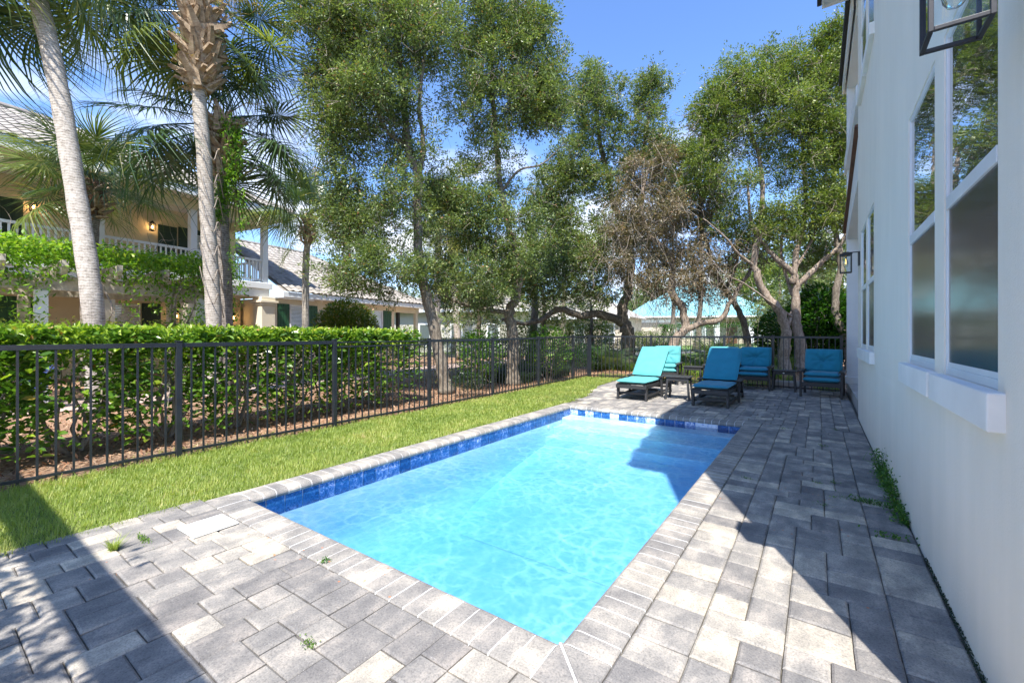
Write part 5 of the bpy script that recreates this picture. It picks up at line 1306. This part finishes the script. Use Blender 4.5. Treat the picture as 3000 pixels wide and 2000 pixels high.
# ================================================================ SHRUBS AND HEDGES
def bush(name, label, c, r, n, L, W, lm, group=None, z0=.1, top=None, stems=5, cat='shrub', tone0=.45, shell=.35, box=False, bark='wood_grey', thin=0.0, newg=0.0, upb=.6, fold=False):
    """c = ground point, r = (rx, ry, height)"""
    root = empty(name, c, 0, label, cat, group); rx, ry, h = r
    if box:
        P = rng.uniform(-1, 1, (n, 3)); k = rng.integers(0, 5, n); s = rng.uniform(.72, 1.0, n)
        for i, (ax, sg) in enumerate(((2, 1), (0, 1), (0, -1), (1, 1), (1, -1))):
            q = k == i; P[q, ax] = sg * s[q]
        P = P * (1 + .04 * np.sin(P[:, [1, 2, 0]] * 9))
    else:
        d = rand_unit(n); P = d * (rng.uniform(0, 1, n) ** shell)[:, None]
    P = P * np.array([rx, ry, (h - z0) / 2]) + np.array([0, 0, (h + z0) / 2]); 
    nz = np.array([mnoise.noise(Vector(p) * 2.2) for p in P]); P[:, :2] *= (1 + .16 * nz)[:, None]
    if thin:
        rel = (P[:, 2] - z0) / (h - z0); nz2 = np.array([mnoise.noise(Vector(p) * 3.1 + Vector((c[0], c[1], 0))) for p in P])
        P = P[(rng.uniform(size=n) > thin * np.clip(1 - rel, 0, 1) ** .8) & (nz2 > -.30 - .5 * rel)]
    rel = np.clip((P[:, 2] - z0) / (h - z0), 0, 1)
    tone = np.clip(tone0 + rng.normal(0, .17, len(P)) + newg * (rel > .86), 0, 1)
    dirs = P * np.array([1 / rx, 1 / ry, 0]) ; dirs[:, 2] += .25; dirs /= np.linalg.norm(dirs, axis=1, keepdims=True) + 1e-6
    link('foliage', leaf_mesh('foliage', P, L, W, tone, upb, dirs, fold), root, lm)
    m = MB()
    for i in range(stems):
        a = rng.uniform(0, 6.28); b0_ = Vector((math.cos(a) * .07, math.sin(a) * .07, 0)); e = Vector((math.cos(a) * rx * rng.uniform(.3, .8), math.sin(a) * ry * rng.uniform(.3, .8), h * rng.uniform(.6, .9)))
        pts = wander(b0_, e, 6, .08); m.tube(pts, [.022, .02, .017, .014, .011, .008, .005], 5, False)
        for _ in range(5):
            q = pts[int(rng.integers(2, 6))]; e2 = q + Vector(rng.normal(size=3)) * .22; m.tube(wander(q, e2, 3, .1), [.007, .006, .004, .003], 3, False)
    if stems: m.build('stems', M[bark], root, smooth=True)
    return root
HL = ['viburnum at the near end of the hedge, cut by the left edge of the picture', 'second hedge shrub from the left edge, in front of the leaning palm trunk', 'hedge shrub just left of the tall fence post nearest the camera', 'hedge shrub just right of the tall fence post nearest the camera', 'middle hedge shrub in front of the twin palm trunks', 'hedge shrub behind the second tall fence post', 'last large leaved hedge shrub before the slanting oak']
for i in range(-1, 7):
    c = Vector((-7.0 + rng.uniform(-.06, .06), .35 + i * .83, -.06))
    bush('hedge_shrub', HL[i] if i > 0 else ('viburnum hedge shrub at the far left edge of the picture' if i == 0 else 'viburnum hedge shrub continuing the row past the left edge'), c, (.62, .56, 1.36), 2800, .105, .054, M['hedge_leaf'], 'viburnum hedge behind the fence', z0=.12, stems=7, shell=.5, box=True, thin=.66, newg=.0, tone0=.54, fold=True, cat='hedge')
    root_top = C.objects  # young growth on the clipped top, in the sunlit leaf colour
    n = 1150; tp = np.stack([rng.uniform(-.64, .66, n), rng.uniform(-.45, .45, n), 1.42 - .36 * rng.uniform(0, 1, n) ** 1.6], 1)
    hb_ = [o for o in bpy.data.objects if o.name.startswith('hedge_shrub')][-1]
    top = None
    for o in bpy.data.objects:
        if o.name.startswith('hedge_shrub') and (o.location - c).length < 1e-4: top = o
    link('sunlit_new_growth', leaf_mesh('sunlit_new_growth', tp, .075, .036, np.clip(rng.normal(.45, .22, n), 0, 1), 1.2, None, True), top, M['hedge_top'])
p = gd(1330, 979, 12.6)
bush('clipped_hedge', 'low flat topped clipped hedge behind the slanting oak', (p.x, p.y, -.06), (1.3, 2.2, 1.22), 26000, .040, .022, M['box_leaf'], None, box=True, stems=3, cat='hedge', z0=.2, thin=.2, tone0=.4)
def gp(u, d): q = gd(u, 979, d); return (q.x, q.y, hgt(q.x, q.y) - .06)
bush('rounded_shrub', 'rounded orange tipped shrub against the wing of the yellow house', gp(1015, 14.2), (1.0, 1.1, 2.45), 15000, .10, .05, M['orange_leaf'], None, stems=4, tone0=.5)
bush('rounded_shrub', 'small rounded shrub past the dark porch post', gp(1190, 19), (.8, .8, 1.7), 5000, .06, .03, M['orange_leaf'], None, stems=3, tone0=.35)
bush('viburnum_bush', 'glossy green bush behind the fence between the two near oaks', gp(1405, 10.6), (.55, .55, 1.45), 1900, .095, .045, M['hedge_leaf'], 'loose viburnum bushes', stems=5, thin=.5, tone0=.4, fold=True)
bush('viburnum_bush', 'leafy green bush behind the fence right of the bulging oak', gp(1605, 12.2), (.62, .6, 1.55), 2100, .095, .045, M['hedge_leaf'], 'loose viburnum bushes', stems=5, thin=.5, tone0=.45, fold=True)
bush('dark_shrub', 'dark low shrub at the foot of the slanting oak', gp(1372, 9.3), (.38, .4, .55), 1500, .05, .02, M['liriope'], None, stems=0)
bush('dark_shrub', 'dark low hedge mass behind the back fence corner', gp(1700, 15.0), (1.0, .8, .95), 6000, .06, .03, M['gloss_leaf'], None, stems=0)
bush('clipped_hedge', 'dark clipped hedge in front of the turquoise roofed house', gp(2130, 20), (3.1, .8, 1.5), 16000, .07, .035, M['gloss_leaf'], None, box=True, stems=0, cat='hedge', tone0=.6)
bush('garden_shrub', 'tall leafy shrub behind the left oak trunks, near the road', gp(1520, 17), (1.2, 1.0, 1.75), 7000, .075, .035, M['box_leaf'], None, stems=3, tone0=.3)
bush('garden_shrub', 'tall green shrub hiding the foot of the beige house', gp(1700, 22), (1.8, 1.0, 1.9), 8000, .09, .04, M['orange_leaf'], None, stems=3, tone0=.3)
bush('garden_shrub', 'spreading shrub in front of the garage of the turquoise roofed house', gp(1885, 24), (1.3, 1.0, 1.45), 6000, .09, .04, M['box_leaf'], None, stems=3, tone0=.3)
bush('clipped_hedge', 'rounded olive green hedge seen past the crooked limb', gp(1790, 18.5), (1.1, .8, 1.05), 8000, .05, .025, M['box_leaf'], None, stems=0, cat='hedge', tone0=.15)
for (u, d, rx, h, n, lb) in ((2405, 13.4, .95, 2.6, 5200, 'big glossy leaved magnolia bush behind the blue chair by the house'), (2490, 12.9, .6, 2.2, 2200, 'glossy leaved bush beside the white house corner'), (2300, 16, 1.0, 2.0, 3000, 'glossy dark bush behind the double trunked oak')):
    bush('magnolia_bush', lb, gp(u, d), (rx, rx, h), n, .15, .065, M['gloss_leaf'], 'large leaved dark bushes', stems=3, fold=True, tone0=.5, z0=.05)
bush('orange_leaf_shrub', 'orange tipped low shrub row in front of the pergola', (-10.9 - .9, 1.0, -.06), (.5, 3.2, 1.62), 9000, .06, .028, M['orange_leaf'], None, box=True, stems=3, tone0=.45)
for k, (u, d, s, lb) in enumerate(((1925, 15.2, .55, 'fan leaved palmetto left of the back fence post'), (2115, 13.6, .6, 'fan leaved palmetto behind the second back fence post'), (1790, 14.5, .45, 'small palmetto near the forked oak base'))):
    q = Vector(gp(u, d)); root = empty('palmetto', q, 0, lb, 'palmetto', 'palmettos behind the back fence')
    for i in range(13):
        me = fronds('green')[i % 5]; o = link('frond', me, root)
        o.matrix_local = Matrix.Translation((0, 0, .1)) @ Matrix.Rotation(i * 2.4, 4, 'Z') @ Matrix.Rotation(-R(78 - i * 4.2), 4, 'Y') @ Matrix.Scale(s * rng.uniform(.8, 1.1), 4)
# strap leaved ground covers
def straps(name, label, area, n, h, mt, w=.008, cat='ground cover'):
    x0, x1, y0, y1 = area; B = np.stack([rng.uniform(x0, x1, n), rng.uniform(y0, y1, n), np.zeros(n)], 1)
    nz = np.array([mnoise.noise(Vector((b[0] * .9, b[1] * .9, 8.8))) for b in B]); B = B[nz > -.12]; n = len(B)
    B[:, 2] = [hgt(x, y) - .06 for x, y in B[:, :2]]
    az = rng.uniform(0, 6.28, n); ln = rng.uniform(.2, .9, n); H = h * rng.uniform(.6, 1.2, n)
    D1 = np.stack([np.cos(az) * ln * .5, np.sin(az) * ln * .5, np.ones(n)], 1); D2 = np.stack([np.cos(az) * ln * 1.6, np.sin(az) * ln * 1.6, np.ones(n) * .8], 1); S = np.stack([-np.sin(az), np.cos(az), np.zeros(n)], 1) * w
    m1 = B + D1 * (H * .55)[:, None]; e = B + D2 * (H * .95)[:, None]
    V = np.stack([B - S, B + S, m1 + S, m1 - S, m1 - S, m1 + S, e + S * .2, e - S * .2], 1).reshape(-1, 3)
    tag(link(name, npmesh(name, V, 4, np.repeat(np.clip(rng.normal(.5, .22, n), 0, 1), 2)), None, mt), label, cat, None, 'stuff')
straps('ground_cover', 'bright green strappy ground cover behind the back fence', (-6.6, -.5, 13.2, 18.5), 15000, .30, M['ground_cover'])
straps('dark_strap_plants', 'dark strappy plants at the base of the left fence corner', (-8.6, -6.3, 9.4, 13.0), 9000, .38, M['liriope'])
straps('fence_weeds', 'dry grass and weeds growing along the foot of the long fence', (FX - .28, FX + .14, .2, 11.8), 2600, .11, M['grass'], .003, 'weeds')
straps('back_fence_weeds', 'weeds and grass along the foot of the back fence', (-5.4, .4, FY - .05, FY + .7), 3000, .16, M['ground_cover'], .004, 'weeds')

# weeds in the paving
def weed(label, x, y, n, spread, h, L, W, mt='weed_leaf', name='weed'):
    root = empty(name, (x, y, hgt(0, y) + .0), 0, label, 'weed', 'weeds growing between the pavers'); sx, sy2 = spread
    k = n; P = np.stack([rng.normal(0, sx, k), rng.normal(0, sy2, k), np.abs(rng.normal(0, h, k)) + .004], 1)
    if name == 'grass_tuft':
        az = rng.uniform(0, 6.28, n); l = rng.uniform(.2, 1.3, n); D = np.stack([np.cos(az) * l, np.sin(az) * l, np.ones(n)], 1); S = np.stack([-np.sin(az), np.cos(az), 0 * az], 1) * .0028; H = rng.uniform(.03, h, n)[:, None]
        B = rng.normal(0, .008, (n, 3)); B[:, 2] = 0
        link('blades', npmesh('blades', np.stack([B - S, B + S, B + D * H], 1).reshape(-1, 3), 3, rng.uniform(0, .8, n)), root, M['grass'])
    else: link('leaves', leaf_mesh('leaves', P, L, W, np.clip(rng.normal(.4, .2, k), 0, 1), .8), root, M[mt])
    return root
q = gz(332, 1612); weed('small tuft of grass sprouting from the pavers near the lawn', q.x, q.y, 150, (.01, .01), .085, 0, 0, name='grass_tuft')
q = gz(420, 1580); weed('flat patch of dry brown moss beside the skimmer lid', q.x, q.y, 160, (.05, .012), .005, .014, .007, 'ground_cover')
q = gz(952, 1645); weed('tiny weed at the edge of the near coping', q.x, q.y, 70, (.014, .014), .008, .012, .007)
q = gz(908, 1888); weed('tiny brown weed among the front pavers', q.x, q.y, 80, (.018, .012), .008, .012, .006, 'ground_cover')
q = gz(2545, 1472); weed('spreading green weed on the pavers left of the wall weeds', q.x, q.y, 260, (.085, .03), .012, .022, .010)
q = gz(2610, 1575); weed('low leafy sprig on the pavers in the shade below the wall weeds', q.x, q.y, 60, (.05, .025), .015, .028, .012)
for u, v, lb in ((2397, 1415, 'speck of green weed in the shaded joint left of the wall weeds'), (2445, 1415, 'second speck of green weed in the same shaded row of pavers'), (2412, 1480, 'speck of weed in a joint below the two weed specks'), (2190, 1402, 'small green sprig by the dark stain near the coping'), (2295, 1255, 'speck of weed in the pavers just past the far pool corner'), (2410, 1306, 'tiny weed midway along the shaded strip of pavers'), (2450, 1260, 'farthest tiny weed in the shaded pavers by the white wall')):
    q = gz(u, v); weed(lb, q.x, q.y, 40, (.02, .007), .006, .014, .007)
wx = WX - .05
root = empty('wall_weed', (wx, 3.6, .0), 0, 'tall green weed growing against the white wall', 'weed')
yy1 = gz(2590, 1385).y; yy0 = gz(2692, 1550).y
k = 1700; t = rng.uniform(0, 1, k); P = np.stack([WX - .01 - np.abs(rng.normal(0, .035, k)), yy0 + (yy1 - yy0) * t, np.abs(rng.normal(0, .035, k)) * (1 + 1.2 * (t > .3))], 1)
k2 = 160; P2 = np.stack([WX - .06 + rng.normal(0, .03, k2), yy1 - .12 + rng.normal(0, .05, k2), rng.uniform(.02, .24, k2)], 1)
P = np.concatenate([P, P2]) - np.array([wx, 3.6, 0])
link('leaves', leaf_mesh('leaves', P, .028, .012, np.clip(rng.normal(.45, .22, len(P)), 0, 1), .9), root, M['weed_leaf'])
m = MB()
for i in range(5): m.tube(wander((rng.uniform(-.03, .02), yy1 - 3.6 - .12, 0), (rng.uniform(-.1, .03), yy1 - 3.6 - .12 + rng.uniform(-.12, .12), rng.uniform(.15, .27)), 4, .1), [.003, .003, .002, .002, .001], 4, False)
m.build('stems', M['weed_leaf'], root)
k = 900; ys_ = rng.uniform(1.65, 3.4, k); P = np.stack([WX - np.abs(rng.normal(0, .007, k)), ys_, np.abs(rng.normal(0, .004, k))], 1)
tag(link('moss', leaf_mesh('moss', P, .012, .007, rng.uniform(0, .4, k), .9), None, M['liriope']), 'thin line of dark moss where the wall meets the pavers', 'moss', None, 'stuff')

# ================================================================ FURNITURE
def cushion(w, d, h, tuft=0, seam=0, nx=22, ny=22, edge=.28, rip=.006, seed=1, sag=0.0):
    """pillow lying in xy, thickness z"""
    vs = []; off = seed * 7.7
    def prof_(t): t = abs(t); return max(0.0, 1 - t ** 6) ** .42
    for side in (1, -1):
        for j in range(ny + 1):
            for i in range(nx + 1):
                a, b_ = i / nx * 2 - 1, j / ny * 2 - 1
                th = h / 2 * (prof_(a) * prof_(b_)) 
                x, y = a * w / 2 * (1 - .025 * b_ * b_), b_ * d / 2 * (1 - .025 * a * a)
                z = side * th
                f = prof_(a) * prof_(b_)
                z += side * f * (mnoise.noise(Vector((x * 7 + off, y * 7, side))) * rip * 1.6 + mnoise.noise(Vector((x * 22, y * 22 + off, side))) * rip * .5)
                if tuft and side == 1:
                    r2 = math.hypot(x, y * 1.0); z -= tuft * math.exp(-(r2 / .05) ** 2) + tuft * .35 * math.exp(-(y / .035) ** 2) * math.exp(-(x / (.5 * w)) ** 2)
                    z += rip * 1.2 * math.sin(math.atan2(y, x) * 9) * math.exp(-((r2 - .12) / .09) ** 2)
                vs.append((x, y, z))
    n = (nx + 1) * (ny + 1); fs = []
    for s in (0, 1):
        for j in range(ny):
            for i in range(nx):
                a = s * n + j * (nx + 1) + i; q = (a, a + 1, a + nx + 2, a + nx + 1); fs.append(q if s == 0 else q[::-1])
    me = prim('cushion', vs, fs, True)
    return me
def place(me, name, parent, mt, mtx):
    o = link(name, me, parent, mt); o.matrix_local = mtx; return o
def LB(parent, name, a, b, bev=.004): m = MB(); m.box(a, b); return m.build(name, M['lumber'], parent, bevel=bev)
def LS(parent, name, p, q, w, h, up=(0, 0, 1)): m = MB(); m.beam(p, q, w, h, up); return m.build(name, M['lumber'], parent, bevel=.004)
def chaise(x, y, rz, label, fab, dz=0):
    r = empty('chaise_lounge', (x, y, hgt(x, y)), rz, label, 'chaise lounge', 'chaise lounges at the far end of the pool')
    hw = .30
    for s in (-1, 1):
        xa = s * (hw - .02)
        LS(r, 'leg', (xa, .03, 0), (xa, .05, .285), .04, .065, (0, 1, 0)); LS(r, 'leg', (s * (hw + .035), .80, 0), (s * (hw + .035), .78, .40), .035, .065, (0, 1, 0)); LS(r, 'leg', (xa, 1.62, 0), (xa, 1.46, .285), .04, .065, (0, 1, 0))
        LB(r, 'side_rail', (xa - .02, -.02, .235), (xa + .02, 1.66, .30)); LB(r, 'armrest', (s * (hw + .03) - .045, .72, .401), (s * (hw + .03) + .045, 1.18, .425)); LS(r, 'arm_support', (s * (hw + .035), 1.12, .24), (s * (hw + .035), 1.12, .40), .03, .05, (0, 1, 0))
        LS(r, 'stretcher', (xa, .06, .09), (xa, 1.52, .09), .025, .045)
        LS(r, 'back_frame', (s * .25, .88, .325), (s * .25, 1.47, .87), .03, .05)
    for yy_ in (.03, .79, 1.55): LS(r, 'crossbar', (-hw + .04, yy_ + .02, .13), (hw - .04, yy_ + .02, .13), .025, .045)
    LB(r, 'front_apron', (-hw + .0, -.035, .225), (hw - .0, -.015, .295))
    for i in range(9): LB(r, 'slat', (-hw + .015, -.01 + i * .1, .301), (hw - .015, .075 + i * .1, .318))
    for i in range(7):
        t = (i + .5) / 7; p = Vector((0, .88 + .59 * t, .35 + .545 * t)); d = Vector((0, .59, .545)).normalized(); nrm = Vector((0, -d.z, d.y))
        m = MB(); m.beam(p - Vector((.28, 0, 0)), p + Vector((.28, 0, 0)), .018, .085, tuple(d)); m.build('back_slat', M['lumber'], r)
    LS(r, 'back_prop', (0, 1.38, .28), (0, 1.30, .70), .3, .03, (0, 1, 0))
    c = cushion(.60, .98, .075, 0, nx=18, ny=30, rip=.006, seed=2 + x)
    place(c, 'seat_cushion', r, fab, Matrix.Translation((0, .42, .360)))
    c = cushion(.61, .86, .075, 0, nx=18, ny=26, rip=.006, seed=5 + x)
    ang = math.atan2(.545, .59)
    place(c, 'back_cushion', r, fab, Matrix.Translation((0, .88 + .30, .40 + .272)) @ Matrix.Translation((0, -.035, .035)) @ Matrix.Rotation(ang, 4, 'X'))
    return r
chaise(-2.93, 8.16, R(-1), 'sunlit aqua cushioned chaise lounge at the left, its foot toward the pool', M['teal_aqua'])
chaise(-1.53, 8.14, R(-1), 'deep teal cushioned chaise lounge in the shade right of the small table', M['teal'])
def club_chair(x, y, rz, label, fab, fab2=None):
    r = empty('club_chair', (x, y, hgt(x, y)), rz, label, 'armchair', 'deep seating chairs against the back fence')
    hw = .33
    for s in (-1, 1):
        LS(r, 'leg', (s * hw, .03, 0), (s * hw, .03, .50), .038, .06, (0, 1, 0)); LS(r, 'leg', (s * hw, .74, 0), (s * hw, .64, .50), .038, .06, (0, 1, 0))
        LB(r, 'armrest', (s * hw - .045, -.04, .501), (s * hw + .045, .72, .528)); LB(r, 'side_rail', (s * (hw - .03) - .0125, .06, .20), (s * (hw - .03) + .0125, .66, .27))
        LS(r, 'back_post', (s * .27, .62, .22), (s * .27, .80, .80), .03, .045, (0, 1, 0))
    LB(r, 'front_apron', (-hw + .02, .0, .215), (hw - .02, .025, .295))
    for i in range(5): LB(r, 'seat_slat', (-hw + .045, .05 + i * .11, .275), (hw - .045, .14 + i * .11, .292))
    for i in range(6): LS(r, 'back_slat', (-.23 + i * .092, .62, .25), (-.23 + i * .092, .80, .82), .07, .016, (0, 1, 0))
    LS(r, 'back_rail', (-.29, .806, .825), (.29, .806, .825), .03, .05)
    c = cushion(.62, .62, .105, 0, rip=.007, seed=x); place(c, 'seat_cushion', r, fab2 or fab, Matrix.Translation((0, .31, .345)))
    c = cushion(.60, .60, .10, 0, rip=.007, seed=x + 3); place(c, 'seat_cushion', r, fab, Matrix.Translation((0, .36, .445)))
    c = cushion(.64, .50, .19, .045, rip=.012, seed=x + 9)
    bc = place(c, 'back_cushion', r, fab, Matrix.Translation((0, .60, .70)) @ Matrix.Rotation(R(74), 4, 'X'))
    m = MB(); m.lathe([(.0, .006), (.012, .004), (.016, -.004)], 12); bo = m.build('button', fab, bc, smooth=True); bo.location = (0, 0, .056)
    return r
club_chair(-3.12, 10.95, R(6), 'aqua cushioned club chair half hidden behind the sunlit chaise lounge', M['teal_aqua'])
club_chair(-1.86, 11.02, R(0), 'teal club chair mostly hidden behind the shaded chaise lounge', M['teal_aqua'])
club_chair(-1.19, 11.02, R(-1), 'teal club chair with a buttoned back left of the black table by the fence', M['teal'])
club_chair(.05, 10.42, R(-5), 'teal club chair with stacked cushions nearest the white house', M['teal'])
def side_table(x, y, rz, label):
    r = empty('side_table', (x, y, hgt(x, y)), rz, label, 'side table', 'small black slatted side tables')
    hw, hd, h = .215, .20, .445
    for a in (-1, 1):
        for c in (-1, 1): LS(r, 'leg', (a * (hw - .0), c * (hd - .0), 0), (a * (hw - .035), c * (hd - .035), h - .02), .038, .045, (0, 1, 0))
    for i in range(5): w = 2 * (hw + .02) / 5; LB(r, 'top_slat', (-hw - .02 + i * w + .002, -hd - .01, h - .018), (-hw - .02 + (i + 1) * w - .002, hd + .01, h))
    for c in (-1, 1): LB(r, 'apron', (-hw + .03, c * (hd - .02) - .01, h - .085), (hw - .03, c * (hd - .02) + .01, h - .019)); LB(r, 'apron', (c * (hw - .03) - .01, -hd + .035, h - .085), (c * (hw - .03) + .01, hd - .035, h - .019))
    return r
side_table(-2.22, 8.86, R(4), 'black slatted side table between the two chaise lounges')
side_table(-2.50, 11.4, R(0), 'black slatted side table behind the sunlit chaise, by the back fence')
t3 = side_table(-.60, 11.3, R(0), 'black slatted side table between the two teal club chairs in the shade')
m = MB(); m.lathe([(0, .003), (.016, .002), (.02, 0)], 16); o = m.build('oval_badge', M['plastic_white'], t3); o.rotation_euler = (R(90), 0, 0); o.location = (0, -.1915, .395); o.scale = (1, .55, 1)
# odds and ends
pb = gp(2330, 13.2 * .97); bx_ = empty('planter_box', (gd(2326, 1070, 12.2).x, 12.35, hgt(0, 12.35) - .05), R(10), 'small pale planter tray lying behind the back fence', 'planter')
m = MB(); m.box((-.33, -.12, 0), (.33, .12, .012)); m.box((-.36, -.15, .0125), (-.33, .15, .15)); m.box((.33, -.15, .0125), (.36, .15, .15)); m.box((-.33, -.15, .0125), (.33, -.12, .15)); m.box((-.33, .12, .0125), (.33, .15, .15)); m.build('tray', M['concrete'], bx_, bevel=.01)
q = gz(45, 1200, 0)
fc = empty('folding_chair', (q.x, q.y, -.05), R(40), 'dark blue folding camp chair half hidden behind the hedge at far left', 'chair')
m = MB(); m.add([(-.25, -.2, .38), (.25, -.2, .38), (.25, .25, .34), (-.25, .25, .34)], [(0, 1, 2, 3)]); m.build('seat', M['blue_plastic'], fc)
m = MB(); m.add([(-.25, .25, .35), (.25, .25, .35), (.27, .42, .82), (-.27, .42, .82)], [(0, 1, 2, 3)]); m.build('backrest', M['blue_plastic'], fc)
for a, b in (((-.27, -.25, 0), (.27, .28, .36)), ((.27, -.25, 0), (-.27, .28, .36)), ((-.27, -.25, .02), (-.27, .40, .82)), ((.27, -.25, .02), (.27, .40, .82)), ((-.27, .35, 0), (-.27, -.22, .5)), ((.27, .35, 0), (.27, -.22, .5))):
    m = MB(); m.tube([a, b], .011, 6); m.build('leg', M['black_metal'], fc)
# street lamp and mailbox like post far behind
# porch of the white house behind the camera: the beam and planting that shade the near corner
pc = empty('shade_pergola', (-6.8, -1.07, 0), 0, 'white beam on posts behind the camera', 'pergola')
m = MB(); m.box((0, -.07, 2.75), (6.4, .07, 2.95)); m.build('beam', M['white_trim'], pc)
m = MB(); m.box((-.1, -.1, -.1), (.1, .1, 2.74)); m.build('post', M['white_trim'], pc)
m = MB(); m.box((6.2, -.1, -.1), (6.4, .1, 2.74)); m.build('post', M['white_trim'], pc)
cs = []; n = 8000
P = np.stack([rng.uniform(.2, 6.2, n), -np.abs(rng.normal(0, .9, n)) - .12 + .12 * (rng.uniform(size=n) < .05), 2.7 + rng.normal(0, .16, n)], 1)
vn2 = empty('shade_vine', (-6.8, -1.07, 0), 0, 'broad leaved climber over the porch frame behind the camera', 'vine')
P = np.concatenate([P, np.array([[4.35, .28, 2.8], [4.30, .34, 2.84], [4.5, .30, 2.78], [4.55, .22, 2.8], [4.42, .2, 2.85]])])
link('foliage', leaf_mesh('foliage', P, .12, .045, np.clip(rng.normal(.4, .2, len(P)), 0, 1), 2.5), vn2, M['hedge_leaf'])
